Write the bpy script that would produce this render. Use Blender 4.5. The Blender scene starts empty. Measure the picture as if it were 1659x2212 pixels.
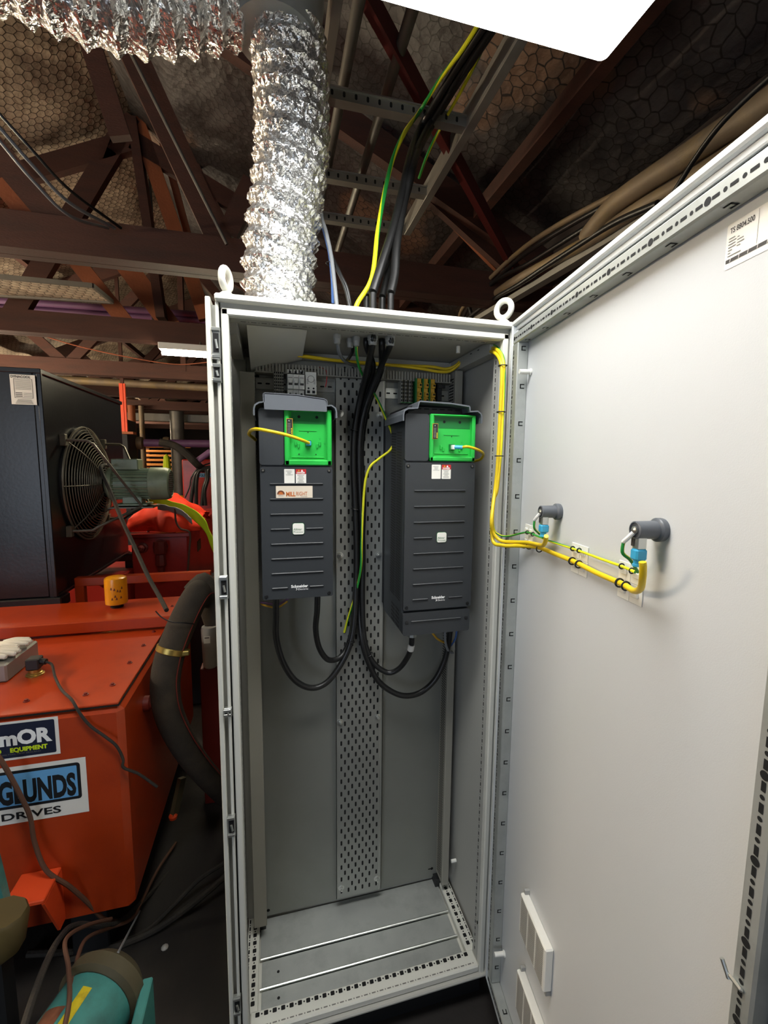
import bpy, bmesh, math, random
from mathutils import Vector, Matrix
random.seed(7)
R = math.radians
scene = bpy.context.scene
COL = scene.collection
# ------------------------------------------------------------------ camera
IW, IH = 1659, 2212
F_PX = 939.47
CAM = Vector((.1267, -1.1586, 1.7098))
YAW, PITCH, ROLL = .2509, -.1109, .0095
_cy, _sy, _cp, _sp = math.cos(YAW), math.sin(YAW), math.cos(PITCH), math.sin(PITCH)
FWD = Vector((_sy*_cp, _cy*_cp, _sp))
_r = Vector((_cy, -_sy, 0)); _u = _r.cross(FWD)
RT = math.cos(ROLL)*_r + math.sin(ROLL)*_u
UP = -math.sin(ROLL)*_r + math.cos(ROLL)*_u
cd = bpy.data.cameras.new('camera')
cam = bpy.data.objects.new('camera', cd); COL.objects.link(cam)
cd.sensor_fit = 'VERTICAL'; cd.sensor_height = 24; cd.lens = 24*F_PX/IH
cd.clip_start = .02; cd.clip_end = 100
cam.matrix_world = Matrix(((RT.x, UP.x, -FWD.x, CAM.x), (RT.y, UP.y, -FWD.y, CAM.y), (RT.z, UP.z, -FWD.z, CAM.z), (0, 0, 0, 1)))
scene.camera = cam
# ------------------------------------------------------------------ world, lights, exposure
w = bpy.data.worlds.new('world'); scene.world = w; w.use_nodes = True
w.node_tree.nodes['Background'].inputs[0].default_value = (.55, .65, .85, 1)
w.node_tree.nodes['Background'].inputs[1].default_value = .35
vs = scene.view_settings
vs.view_transform = 'Standard'; vs.look = 'None'; vs.gamma = 1; vs.exposure = 0.13; vs.use_curve_mapping = False
def area(name, loc, rot, sx, sy, power, col):
    l = bpy.data.lights.new(name, 'AREA'); l.shape = 'RECTANGLE'; l.size = sx; l.size_y = sy; l.energy = power; l.color = col
    o = bpy.data.objects.new(name, l); COL.objects.link(o); o.location = loc; o.rotation_euler = rot
    return o
LAMP_L = 19.0        # radiance of the big LED panel over the cabinet
TUBE_L = 130.0
FILL_BATTEN_L = 480.0     # unseen battens added to brighten the roof and the shed
area('doorway_daylight', (-3.5, -6.0, 1.5), (R(90), 0, R(-25)), 3.0, 2.8, 76, (.76, .86, 1.0))      # open roller door behind the photographer

# ------------------------------------------------------------------ pixel rays onto real planes
def ray(x, y): return FWD + RT*((x-IW/2)/F_PX) - UP*((y-IH/2)/F_PX)
def onY(x, y, Y): d = ray(x, y); return CAM + d*((Y-CAM.y)/d.y)
def onX(x, y, X): d = ray(x, y); return CAM + d*((X-CAM.x)/d.x)
def onZ(x, y, Z): d = ray(x, y); return CAM + d*((Z-CAM.z)/d.z)
TH = 1.72
HINGE = Vector((.81, -.01, 0)); DD = Vector((math.cos(TH), -math.sin(TH), 0)); NN = Vector((DD.y, -DD.x, 0))
def onD(x, y, off=0.0):
    d = ray(x, y); h = HINGE + NN*off
    return CAM + d*((h-CAM).dot(NN)/d.dot(NN))
MD = Matrix(((DD.x, NN.x, 0, HINGE.x), (DD.y, NN.y, 0, HINGE.y), (0, 0, 1, 0), (0, 0, 0, 1)))  # door frame: x along door, y off its inner face

# ------------------------------------------------------------------ materials
def lin(h):
    h = h.lstrip('#'); o = []
    for i in (0, 2, 4):
        c = int(h[i:i+2], 16)/255
        o.append(c/12.92 if c <= .04045 else ((c+.055)/1.055)**2.4)
    return (*o, 1)
MATS = {}
def mat(name, col, rough=.5, metal=0, var=.12, vscale=6, bump=0, bscale=80, dirt=None, dscale=3, damt=.5, emis=None, estr=0, coat=0, stretch=None, spec=None):
    if name in MATS: return MATS[name]
    m = bpy.data.materials.new(name); m.use_nodes = True; MATS[name] = m
    nt = m.node_tree; N = nt.nodes; L = nt.links; b = N['Principled BSDF']
    c = lin(col) if isinstance(col, str) else (*col, 1)
    b.inputs['Roughness'].default_value = rough; b.inputs['Metallic'].default_value = metal
    if coat: b.inputs['Coat Weight'].default_value = coat; b.inputs['Coat Roughness'].default_value = .15
    if spec is not None: b.inputs['Specular IOR Level'].default_value = spec
    if emis:
        b.inputs['Emission Color'].default_value = lin(emis); b.inputs['Emission Strength'].default_value = estr
    tc = N.new('ShaderNodeTexCoord'); src = tc.outputs['Object']
    if stretch:
        mp = N.new('ShaderNodeMapping'); mp.inputs['Scale'].default_value = stretch; L.new(src, mp.inputs[0]); src = mp.outputs[0]
    n = N.new('ShaderNodeTexNoise'); n.inputs['Scale'].default_value = vscale; n.inputs['Detail'].default_value = 5; L.new(src, n.inputs['Vector'])
    mx = N.new('ShaderNodeMix'); mx.data_type = 'RGBA'
    mx.inputs[6].default_value = tuple(v*(1-var) for v in c[:3])+(1,); mx.inputs[7].default_value = tuple(min(1, v*(1+var)) for v in c[:3])+(1,)
    L.new(n.outputs[0], mx.inputs[0]); out = mx.outputs[2]
    if dirt:
        n2 = N.new('ShaderNodeTexNoise'); n2.inputs['Scale'].default_value = dscale; n2.inputs['Detail'].default_value = 8; n2.inputs['Roughness'].default_value = .65; L.new(src, n2.inputs['Vector'])
        rp = N.new('ShaderNodeValToRGB'); rp.color_ramp.elements[0].position = .48; rp.color_ramp.elements[1].position = .68; L.new(n2.outputs[0], rp.inputs[0])
        ml = N.new('ShaderNodeMath'); ml.operation = 'MULTIPLY'; ml.inputs[1].default_value = damt; L.new(rp.outputs[0], ml.inputs[0])
        m2 = N.new('ShaderNodeMix'); m2.data_type = 'RGBA'; L.new(ml.outputs[0], m2.inputs[0]); L.new(out, m2.inputs[6]); m2.inputs[7].default_value = lin(dirt); out = m2.outputs[2]
    L.new(out, b.inputs['Base Color'])
    if bump:
        n3 = N.new('ShaderNodeTexNoise'); n3.inputs['Scale'].default_value = bscale; n3.inputs['Detail'].default_value = 4; L.new(src, n3.inputs['Vector'])
        bp = N.new('ShaderNodeBump'); bp.inputs['Strength'].default_value = bump; bp.inputs['Distance'].default_value = .01; L.new(n3.outputs[0], bp.inputs['Height']); L.new(bp.outputs[0], b.inputs['Normal'])
    return m
M = dict(
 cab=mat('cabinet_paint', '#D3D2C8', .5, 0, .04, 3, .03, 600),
 cabside=mat('cabinet_paint_shaded', '#abaaa3', .5, 0, .05, 3, .03, 600),  # cabinet paint darkened: the inner shade is put into the colour
 door=mat('door_paint', '#CBCDCE', .42, 0, .03, 2, .04, 500),
 zinc=mat('galvanised_steel', '#AEB1AD', .45, .45, .12, 14, .03, 200, '#7c7f7a', 9, .35),
 zincb=mat('bright_zinc', '#C9CBC6', .3, .9, .08, 20),
 plate=mat('mounting_plate_zinc', '#8f908a', .5, .55, .10, 5, .02, 300, '#85867e', 4, .35),
 tray=mat('tray_zinc', '#a5a7a2', .42, .7, .12, 12, .02, 200),
 hole=mat('dark_hole', '#0c0c0c', .9, 0, 0),
 seal=mat('black_foam_seal', '#141413', .85, 0, .2, 50, .2, 300),
 trunk=mat('trunking_grey_pvc', '#8F8C82', .55, 0, .06, 8),
 drive=mat('charcoal_plastic', '#303336', .45, 0, .04, 10, .06, 900),
 drive2=mat('slate_plastic', '#5A5E64', .42, 0, .04, 10, .05, 900),
 dblack=mat('black_plastic', '#17181a', .5, 0, .1, 20),
 green=mat('bright_green_plastic', '#26ae43', .4, 0, .03, 8, .02, 400),
 dgreen=mat('deep_green_plastic_and_hood_shade', '#0c6a2c', .45, 0, .03, 8),
 white=mat('white_plastic', '#E4E3DC', .4, 0, .03, 8),
 paper=mat('label_paper', '#E9E6DE', .55, 0, .05, 8),
 print_=mat('grey_print', '#77746e', .6, 0, 0), strapm=mat('faded_orange_strap', '#b5694c', .6), pdark=mat('dark_print', '#3f3c3a', .6, 0, 0), pblack=mat('black_print', '#0d0d0f', .5, 0, 0),
 pwhite=mat('white_print', '#F4F4F2', .5, 0, 0), red=mat('red_print', '#B92226', .5, 0, 0), orange=mat('orange_print', '#C2692A', .5, 0, 0), brown=mat('brown_print', '#6b3a22', .5, 0, 0),
 sticker=mat('clear_sticker_cream', '#D9CDBB', .4, 0, .06, 20), ledy=mat('yellow_led', '#e8e000', .5, 0, 0, emis='#ffee20', estr=1.2),
 blk=mat('black_cable_jacket', '#191919', .38, 0, .2, 40, .05, 100), yel=mat('yellow_cable_jacket', '#E3C21C', .42, 0, .06, 20),
 gry=mat('grey_cable_jacket', '#777a7d', .45, 0, .1, 20), blue=mat('blue_cable_jacket', '#3c5f9a', .45, 0, .1, 20), rubber=mat('matt_rubber', '#26231f', .8, 0, .25, 30, .3, 120, '#453c30', 6, .6),
 cyan=mat('clear_blue_boot', '#3FA5CF', .3, 0, .05, 20), gland=mat('grey_gland_nylon', '#9a9b98', .5),
 wood=mat('truss_timber', '#49291e', .75, 0, .35, 6, .25, 60, '#2a1c17', 3, .6, stretch=(1, 6, 6)),
 wood2=mat('warm_timber', '#8a4a26', .7, 0, .3, 8, .2, 60, '#4a2a1a', 4, .5),
 redbrace=mat('maroon_painted_steel', '#5a1f1c', .6, 0, .15, 8), steel=mat('dull_steel', '#6d6a64', .5, .5, .2, 12, .05, 60),
 strut=mat('weathered_strut', '#8f8d86', .5, .5, .2, 12), pipe=mat('grimy_conduit', '#7d6d58', .6, .2, .3, 10, .1, 60, '#8d7743', 5, .6),
 purple=mat('purple_pipe_paint', '#6e4a72', .5, 0, .15, 10), hpu=mat('orange_red_paint', '#AE3B12', .33, 0, .06, 4, .05, 300, '#7e2410', 9, .25, coat=.3),
 hpu2=mat('red_paint', '#a52a22', .35, 0, .1, 5, .04, 300, '#5a1410', 5, .4, coat=.2), dkred=mat('dark_red_fitting', '#6e1f16', .5, 0, .2, 10),
 cool=mat('cooler_black_paint', '#15171b', .28, .1, .15, 5, .04, 60, '#2c2d30', 5, .12), wire=mat('guard_wire', '#6d685c', .45, .4, .15, 20),
 motor=mat('green_grey_motor_paint', '#86957a', .4, 0, .1, 10, .04, 100, '#565d4c', 8, .4), filt=mat('amber_filter_paint', '#D9900F', .3, 0, .04, 8, coat=.3),
 hose=mat('woven_hose_rubber', '#2e2820', .85, 0, .25, 20, .4, 300, '#4a3f30', 5, .5), brass=mat('brass_band', '#b39a55', .35, .85, .15, 20),
 vest=mat('hi_vis_orange', '#ff3a14', .75, 0, .08, 20, .1, 200), lime=mat('hi_vis_lime', '#cfe81a', .7, 0, .06, 20), refl=mat('reflective_tape', '#a5a29b', .4, .3, .1, 20),
 teal=mat('teal_pump_paint', '#3f837d', .45, 0, .1, 10, .05, 60, '#2a2a26', 5, .6), ylab=mat('yellow_label', '#c9b41a', .5, 0, .12, 30, dirt='#5a4a12', dscale=30),
 bronze=mat('copper_plate', '#8b5a44', .45, .5, .35, 60), glove=mat('pale_leather', '#dcd6c8', .7, 0, .06, 20, .1, 200), alu=mat('dull_aluminium_box', '#93928c', .45, .6, .15, 8),
 oil=mat('olive_drum', '#4a4430', .6, 0, .3, 8, .1, 40), floor=mat('oily_concrete', '#1d1a18', .8, 0, .3, 3, .3, 20, '#2e2723', 2, .5), wall=mat('dark_cladding', '#2a211d', .8, 0, .3, 3, .3, 20, '#3d2c22', 2, .6),
 amber=mat('orange_brown_slats', '#b5722a', .6, 0, .2, 10), navy=mat('navy_label', '#151b33', .4, 0, .05, 20), sky=mat('light_blue_label', '#69a9dc', .4, 0, .06, 20),
 lamp=mat('led_panel', '#ffffff', .5, 0, 0, emis='#fbfbf8', estr=LAMP_L), tube=mat('fluorescent_tube', '#ffffff', .5, 0, 0, emis='#fff3d0', estr=TUBE_L),
 batten=mat('fill_batten_tube', '#ffffff', .5, 0, 0, emis='#ffe9c8', estr=FILL_BATTEN_L), ochre=mat('ochre_wire', '#c89a2a', .5), gwire=mat('rusty_cord', '#5a3c2c', .7, 0, .2, 20), bag=mat('brown_cover', '#4a3f22', .5, 0, .3, 10), bottle=mat('milky_bottle', '#a8a6a0', .4, 0, .05, 10), orangep=mat('orange_steel', '#d8481c', .5, 0, .1, 10),
)
def stripe_cable():
    m = mat('green_yellow_earth_wire', '#D9D524', .4, 0, .03)
    nt = m.node_tree; N = nt.nodes; L = nt.links; b = N['Principled BSDF']
    tc = N.new('ShaderNodeTexCoord'); sp = N.new('ShaderNodeSeparateXYZ'); L.new(tc.outputs['UV'], sp.inputs[0])
    a = N.new('ShaderNodeMath'); a.operation = 'ADD'; L.new(sp.outputs[0], a.inputs[0])
    s = N.new('ShaderNodeMath'); s.operation = 'MULTIPLY'; s.inputs[1].default_value = .07; L.new(sp.outputs[1], s.inputs[0]); L.new(s.outputs[0], a.inputs[1])
    f = N.new('ShaderNodeMath'); f.operation = 'FRACT'; L.new(a.outputs[0], f.inputs[0])
    g = N.new('ShaderNodeMath'); g.operation = 'LESS_THAN'; g.inputs[1].default_value = .38; L.new(f.outputs[0], g.inputs[0])
    mx = N.new('ShaderNodeMix'); mx.data_type = 'RGBA'; mx.inputs[6].default_value = lin('#DEDD22'); mx.inputs[7].default_value = lin('#1f8a35'); L.new(g.outputs[0], mx.inputs[0]); L.new(mx.outputs[2], b.inputs['Base Color'])
    return m
M['earth'] = stripe_cable()
def foil_mat():
    m = mat('crumpled_aluminium_foil', '#E6E6E4', .22, .88, .04, 10)
    nt = m.node_tree; N = nt.nodes; L = nt.links; b = N['Principled BSDF']
    tc = N.new('ShaderNodeTexCoord')
    v = N.new('ShaderNodeTexVoronoi'); v.inputs['Scale'].default_value = 62; v.feature = 'F1'
    n = N.new('ShaderNodeTexNoise'); n.inputs['Scale'].default_value = 42; n.inputs['Detail'].default_value = 3; n.inputs['Distortion'].default_value = 1.5
    mp = N.new('ShaderNodeMapping'); mp.inputs['Scale'].default_value = (1, 1, .45)
    L.new(tc.outputs['Object'], mp.inputs[0]); L.new(mp.outputs[0], v.inputs['Vector']); L.new(mp.outputs[0], n.inputs['Vector'])
    ad = N.new('ShaderNodeMath'); ad.operation = 'ADD'; L.new(v.outputs['Distance'], ad.inputs[0]); L.new(n.outputs[0], ad.inputs[1])
    bp = N.new('ShaderNodeBump'); bp.inputs['Strength'].default_value = .8; bp.inputs['Distance'].default_value = .007; L.new(ad.outputs[0], bp.inputs['Height']); L.new(bp.outputs[0], b.inputs['Normal'])
    return m
M['foil'] = foil_mat()
def roof_mat(name, c1, c2, patch, patch_lo, wire_col, size=.058, warp=.06):
    """sagging sarking sheet under hexagonal wire netting"""
    m = bpy.data.materials.new(name); m.use_nodes = True; nt = m.node_tree; N = nt.nodes; L = nt.links; b = N['Principled BSDF']
    tc = N.new('ShaderNodeTexCoord'); uv = tc.outputs['UV']
    def VM(op, a, bb=None, c=None):
        n = N.new('ShaderNodeVectorMath'); n.operation = op
        for i, s in enumerate((a, bb, c)):
            if s is None: continue
            if isinstance(s, tuple): n.inputs[i].default_value = s
            else: L.new(s, n.inputs[i])
        return n
    def MM(op, a, bb=None):
        n = N.new('ShaderNodeMath'); n.operation = op
        for i, s in enumerate((a, bb)):
            if s is None: continue
            if isinstance(s, (int, float)): n.inputs[i].default_value = s
            else: L.new(s, n.inputs[i])
        return n.outputs[0]
    nz = N.new('ShaderNodeTexNoise'); nz.inputs['Scale'].default_value = 5; L.new(uv, nz.inputs['Vector'])
    off = VM('MULTIPLY', nz.outputs['Color'], (warp, warp, 0)).outputs[0]
    p = VM('ADD', uv, off).outputs[0]
    p = VM('MULTIPLY', p, (1/size, 1/size, 0)).outputs[0]
    r = (1, 1.7320508, 1); h = (.5, .8660254, .5)
    a = VM('SUBTRACT', VM('MODULO', p, r).outputs[0], h).outputs[0]
    p2 = VM('SUBTRACT', p, h).outputs[0]
    c = VM('SUBTRACT', VM('MODULO', VM('ADD', p2, (100, 173.20508, 0)).outputs[0], r).outputs[0], h).outputs[0]
    da = VM('DOT_PRODUCT', a, VM('MULTIPLY', a, (1, 1, 0)).outputs[0]).outputs['Value']
    dc = VM('DOT_PRODUCT', c, VM('MULTIPLY', c, (1, 1, 0)).outputs[0]).outputs['Value']
    sel = MM('LESS_THAN', da, dc)
    mxv = N.new('ShaderNodeMix'); mxv.data_type = 'VECTOR'; L.new(sel, mxv.inputs[0]); L.new(c, mxv.inputs[4]); L.new(a, mxv.inputs[5])
    g = VM('ABSOLUTE', mxv.outputs[1]).outputs[0]
    d1 = VM('DOT_PRODUCT', g, (.5, .8660254, 0)).outputs['Value']
    sx = N.new('ShaderNodeSeparateXYZ'); L.new(g, sx.inputs[0])
    hd = MM('MAXIMUM', d1, sx.outputs[0])
    line = N.new('ShaderNodeMapRange'); line.inputs['From Min'].default_value = .44; line.inputs['From Max'].default_value = .475; L.new(hd, line.inputs[0])
    n1 = N.new('ShaderNodeTexNoise'); n1.inputs['Scale'].default_value = 2.2; n1.inputs['Detail'].default_value = 8; n1.inputs['Distortion'].default_value = 1.2; L.new(uv, n1.inputs['Vector'])
    rp = N.new('ShaderNodeValToRGB'); rp.color_ramp.elements[0].position = .35; rp.color_ramp.elements[1].position = .7
    rp.color_ramp.elements[0].color = lin(c1); rp.color_ramp.elements[1].color = lin(c2); L.new(n1.outputs[0], rp.inputs[0])
    n2 = N.new('ShaderNodeTexNoise'); n2.inputs['Scale'].default_value = 1.1; n2.inputs['Detail'].default_value = 3; L.new(uv, n2.inputs['Vector'])
    r2 = N.new('ShaderNodeMapRange'); r2.inputs['From Min'].default_value = patch_lo; r2.inputs['From Max'].default_value = patch_lo+.05; L.new(n2.outputs[0], r2.inputs[0])
    mp = N.new('ShaderNodeMix'); mp.data_type = 'RGBA'; L.new(r2.outputs[0], mp.inputs[0]); L.new(rp.outputs[0], mp.inputs[6]); mp.inputs[7].default_value = lin(patch)
    mw = N.new('ShaderNodeMix'); mw.data_type = 'RGBA'; L.new(line.outputs[0], mw.inputs[0]); L.new(mp.outputs[2], mw.inputs[6]); mw.inputs[7].default_value = lin(wire_col)
    L.new(mw.outputs[2], b.inputs['Base Color'])
    b.inputs['Roughness'].default_value = .5; b.inputs['Metallic'].default_value = .3
    sm = MM('MULTIPLY', hd, -.35)
    n4 = N.new('ShaderNodeTexNoise'); n4.inputs['Scale'].default_value = 9; n4.inputs['Detail'].default_value = 5; L.new(uv, n4.inputs['Vector'])
    ss = MM('ADD', sm, MM('MULTIPLY', n4.outputs[0], 1.5))
    bp = N.new('ShaderNodeBump'); bp.inputs['Strength'].default_value = .45; bp.inputs['Distance'].default_value = .03; L.new(ss, bp.inputs['Height']); L.new(bp.outputs[0], b.inputs['Normal'])
    return m
M['roofL'] = roof_mat('netted_foil_sarking', '#86796a', '#dccdb4', '#b3a592', .62, '#2a201a')
M['roofR'] = roof_mat('sooty_netted_sarking', '#3e3a39', '#5c5755', '#7a6150', .61, '#2f2a28', .066, .13)

# ------------------------------------------------------------------ mesh builder
class MB:
    def __init__(s, mats=None):
        s.bm = bmesh.new(); s.mats = list(mats) if mats else []; s.uv = s.bm.loops.layers.uv.new('UVMap'); s.T = Matrix.Identity(4)
    def mi(s, m):
        m = M[m] if isinstance(m, str) else m
        if m not in s.mats: s.mats.append(m)
        return s.mats.index(m)
    def face(s, vs, m, smooth=None):
        try: f = s.bm.faces.new(vs)
        except ValueError: return None
        f.material_index = m; return f
    def v(s, p): return s.bm.verts.new(s.T @ Vector(p))
    def box(s, lo, hi, m, c=0):
        m = s.mi(m)
        x0, y0, z0 = (min(a, b) for a, b in zip(lo, hi)); x1, y1, z1 = (max(a, b) for a, b in zip(lo, hi))
        c = min(c, .45*min(x1-x0, y1-y0, z1-z0))
        if c <= 0:
            V = [s.v(p) for p in ((x0,y0,z0),(x1,y0,z0),(x1,y1,z0),(x0,y1,z0),(x0,y0,z1),(x1,y0,z1),(x1,y1,z1),(x0,y1,z1))]
            for q in ((0,3,2,1),(4,5,6,7),(0,1,5,4),(1,2,6,5),(2,3,7,6),(3,0,4,7)): s.face([V[i] for i in q], m)
            return
        # chamfered box: 3 verts per corner
        vv = {}
        X = (x0, x1); Y = (y0, y1); Z = (z0, z1); sg = (1, -1)
        for i in (0, 1):
            for j in (0, 1):
                for k in (0, 1):
                    vv[i,j,k,'x'] = s.v((X[i], Y[j]+sg[j]*c, Z[k]+sg[k]*c)); vv[i,j,k,'y'] = s.v((X[i]+sg[i]*c, Y[j], Z[k]+sg[k]*c)); vv[i,j,k,'z'] = s.v((X[i]+sg[i]*c, Y[j]+sg[j]*c, Z[k]))
        def F(l):
            s.face([vv[a] for a in l], m)
        for i in (0, 1): F([(i,0,0,'x'),(i,1,0,'x'),(i,1,1,'x'),(i,0,1,'x')]); F([(0,i,0,'y'),(1,i,0,'y'),(1,i,1,'y'),(0,i,1,'y')]); F([(0,0,i,'z'),(1,0,i,'z'),(1,1,i,'z'),(0,1,i,'z')])
        for a in (0, 1):
            for b in (0, 1):
                F([(a,b,0,'x'),(a,b,1,'x'),(a,b,1,'y'),(a,b,0,'y')]); F([(a,0,b,'x'),(a,1,b,'x'),(a,1,b,'z'),(a,0,b,'z')]); F([(0,a,b,'y'),(1,a,b,'y'),(1,a,b,'z'),(0,a,b,'z')])
        for i in (0, 1):
            for j in (0, 1):
                for k in (0, 1): F([(i,j,k,'x'),(i,j,k,'y'),(i,j,k,'z')])
    def beam(s, a, b, w, h, m, up=(0, 0, 1)):
        """rectangular bar from a to b, w across, h along up"""
        a = Vector(a); b = Vector(b); d = (b-a); L_ = d.length; d.normalize(); u = Vector(up)
        if abs(u.dot(d)) > .98: u = Vector((0, 1, 0))
        sd = d.cross(u).normalized(); u = sd.cross(d)
        old = s.T; s.T = old @ Matrix(((d.x, sd.x, u.x, a.x), (d.y, sd.y, u.y, a.y), (d.z, sd.z, u.z, a.z), (0, 0, 0, 1)))
        s.box((0, -w/2, -h/2), (L_, w/2, h/2), m); s.T = old
    def prism(s, pts, a, b, m, axis='y', cap=True):
        """extrude polygon pts (2D) from a to b along axis; pts map to the two other axes in xyz order"""
        m = s.mi(m)
        def P(p, t): return (t, p[0], p[1]) if axis == 'x' else (p[0], t, p[1]) if axis == 'y' else (p[0], p[1], t)
        A = [s.v(P(p, a)) for p in pts]; B = [s.v(P(p, b)) for p in pts]; n = len(pts)
        for i in range(n): s.face([A[i], A[(i+1) % n], B[(i+1) % n], B[i]], m)
        if cap: s.face(A, m); s.face(B[::-1], m)
    def plate(s, pts, y, m, axis='y'):
        m = s.mi(m)
        def P(p): return (y, p[0], p[1]) if axis == 'x' else (p[0], y, p[1]) if axis == 'y' else (p[0], p[1], y)
        s.face([s.v(P(p)) for p in pts], m)
    def tube(s, pts, r, m, n=10, cap=True, closed=False, rf=None, vlen=None):
        m = s.mi(m); pts = [Vector(p) for p in pts]; N_ = len(pts); rings = []
        t0 = (pts[1]-pts[0]).normalized(); ref = Vector((0, 0, 1)) if abs(t0.z) < .9 else Vector((1, 0, 0)); nrm = t0.cross(ref).normalized()
        acc = 0; accs = []
        for i, p in enumerate(pts):
            if closed: t = (pts[(i+1) % N_]-pts[i-1]).normalized()
            else: t = (pts[min(i+1, N_-1)]-pts[max(i-1, 0)]).normalized()
            nrm = (nrm - t*nrm.dot(t)).normalized(); bi = t.cross(nrm)
            if i: acc += (p-pts[i-1]).length
            accs.append(acc)
            ring = []
            for k in range(n):
                a = 2*math.pi*k/n; rr = r(i/(N_-1)) if callable(r) else r
                if rf: rr = rf(acc, a, rr)
                ring.append(s.v(p+(nrm*math.cos(a)+bi*math.sin(a))*rr))
            rings.append(ring)
        for i in range(N_ if closed else N_-1):
            A, B = rings[i], rings[(i+1) % N_]
            for k in range(n):
                f = s.face([A[k], A[(k+1) % n], B[(k+1) % n], B[k]], m)
                if f:
                    f.smooth = True
                    sc = 20
                    for l, (uu, ww) in zip(f.loops, ((k/n, accs[i]*sc), ((k+1)/n, accs[i]*sc), ((k+1)/n, accs[(i+1) % N_]*sc), (k/n, accs[(i+1) % N_]*sc))): l[s.uv].uv = (uu, ww)
        if cap and not closed: s.face(rings[0][::-1], m); s.face(rings[-1], m)
    def lathe(s, prof, m, origin=(0,0,0), axis=(0,0,1), n=24, smooth=True):
        """prof list of (radius, height)"""
        m = s.mi(m); o = Vector(origin); ax = Vector(axis).normalized(); ref = Vector((1,0,0)) if abs(ax.x) < .9 else Vector((0,1,0)); e1 = ax.cross(ref).normalized(); e2 = ax.cross(e1)
        rings = []
        for r_, h_ in prof:
            if r_ < 1e-6: rings.append([s.v(o+ax*h_)]); continue
            rings.append([s.v(o+ax*h_+(e1*math.cos(2*math.pi*k/n)+e2*math.sin(2*math.pi*k/n))*r_) for k in range(n)])
        for A, B in zip(rings, rings[1:]):
            for k in range(n):
                if len(A) == 1 and len(B) == 1: continue
                if len(A) == 1: f = s.face([A[0], B[(k+1) % n], B[k]], m)
                elif len(B) == 1: f = s.face([A[k], A[(k+1) % n], B[0]], m)
                else: f = s.face([A[k], A[(k+1) % n], B[(k+1) % n], B[k]], m)
        if len(rings[0]) > 1: s.face(rings[0][::-1], m)
        if len(rings[-1]) > 1: s.face(rings[-1], m)
    def torus(s, c, axis, Rr, r, m, n=24, k=8):
        ax = Vector(axis).normalized(); ref = Vector((1,0,0)) if abs(ax.x) < .9 else Vector((0,1,0)); e1 = ax.cross(ref).normalized(); e2 = ax.cross(e1); c = Vector(c)
        s.tube([c+(e1*math.cos(2*math.pi*i/n)+e2*math.sin(2*math.pi*i/n))*Rr for i in range(n)], r, m, k, closed=True)
    def text(s, body, origin, ux, uy, size, m, width=None, bold=0, font=None, center=False, shear=0, sp=1.0):
        """flat lettering: origin, ux reading direction, uy up direction"""
        m = s.mi(m)
        cu = bpy.data.curves.new('t', 'FONT'); cu.body = body; cu.size = 1; cu.offset = bold; cu.shear = shear; cu.space_character = sp; cu.resolution_u = 3
        o = bpy.data.objects.new('t', cu); COL.objects.link(o)
        dg = bpy.context.evaluated_depsgraph_get(); dg.update(); me = bpy.data.meshes.new_from_object(o.evaluated_get(dg))
        bpy.data.objects.remove(o); bpy.data.curves.remove(cu)
        if not me.vertices: return
        xs = [v.co.x for v in me.vertices]; ys = [v.co.y for v in me.vertices]
        kx = size if width is None else width/(max(xs)-min(xs)); ky = size/(.73)
        if width is None: kx = ky
        x0 = min(xs) if not center else (min(xs)+max(xs))/2
        ux = Vector(ux).normalized(); uy = Vector(uy).normalized(); o3 = Vector(origin)
        V = [s.v(o3+ux*((v.co.x-x0)*kx)+uy*(v.co.y*ky)) for v in me.vertices]
        for p in me.polygons: s.face([V[i] for i in p.vertices], m)
        bpy.data.meshes.remove(me)
    def build(s, name, parent=None, loc=None, angle=35, bevel=0):
        bm = s.bm; bmesh.ops.remove_doubles(bm, verts=bm.verts, dist=1e-6) if False else None
        bmesh.ops.recalc_face_normals(bm, faces=[f for f in bm.faces])
        lim = R(angle)
        for f in bm.faces: f.smooth = True
        for e in bm.edges:
            if len(e.link_faces) == 2: e.smooth = e.calc_face_angle(0) < lim
            else: e.smooth = True
        if loc is not None:
            bmesh.ops.translate(bm, verts=bm.verts, vec=-Vector(loc))
        me = bpy.data.meshes.new(name); bm.to_mesh(me); bm.free()
        for m in s.mats: me.materials.append(m)
        o = bpy.data.objects.new(name, me); COL.objects.link(o)
        if loc is not None: o.location = loc
        if parent is not None:
            o.parent = parent; o.matrix_parent_inverse = Matrix.Identity(4)
            pl = world_loc(parent); o.location = Vector(o.location)-pl
        if bevel:
            b = o.modifiers.new('bevel', 'BEVEL'); b.width = bevel; b.segments = 2; b.limit_method = 'ANGLE'; b.angle_limit = R(40)
        return o
def world_loc(o):
    l = Vector(o.location)
    while o.parent: o = o.parent; l = l + Vector(o.location)
    return l
def tag(o, label, cat, group=None):
    o['label'] = label; o['category'] = cat
    if group: o['group'] = group
    return o
def thing(name, label, cat, loc=(0, 0, 0), group=None):
    o = bpy.data.objects.new(name, None); COL.objects.link(o); o.location = loc; o.empty_display_size = .05
    return tag(o, label, cat, group)
def struct(o): o['kind'] = 'structure'; return o
def crv(pts, sub=8):
    """Catmull-Rom through pts"""
    P = [Vector(p) for p in pts]; P = [P[0]*2-P[1]]+P+[P[-1]*2-P[-2]]; out = []
    for i in range(1, len(P)-2):
        for k in range(sub):
            t = k/sub; a, b, c, d = P[i-1:i+3]
            out.append(.5*((2*b)+(c-a)*t+(2*a-5*b+4*c-d)*t*t+(3*b-a-3*c+d)*t**3))
    out.append(P[-2]); return out
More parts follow.
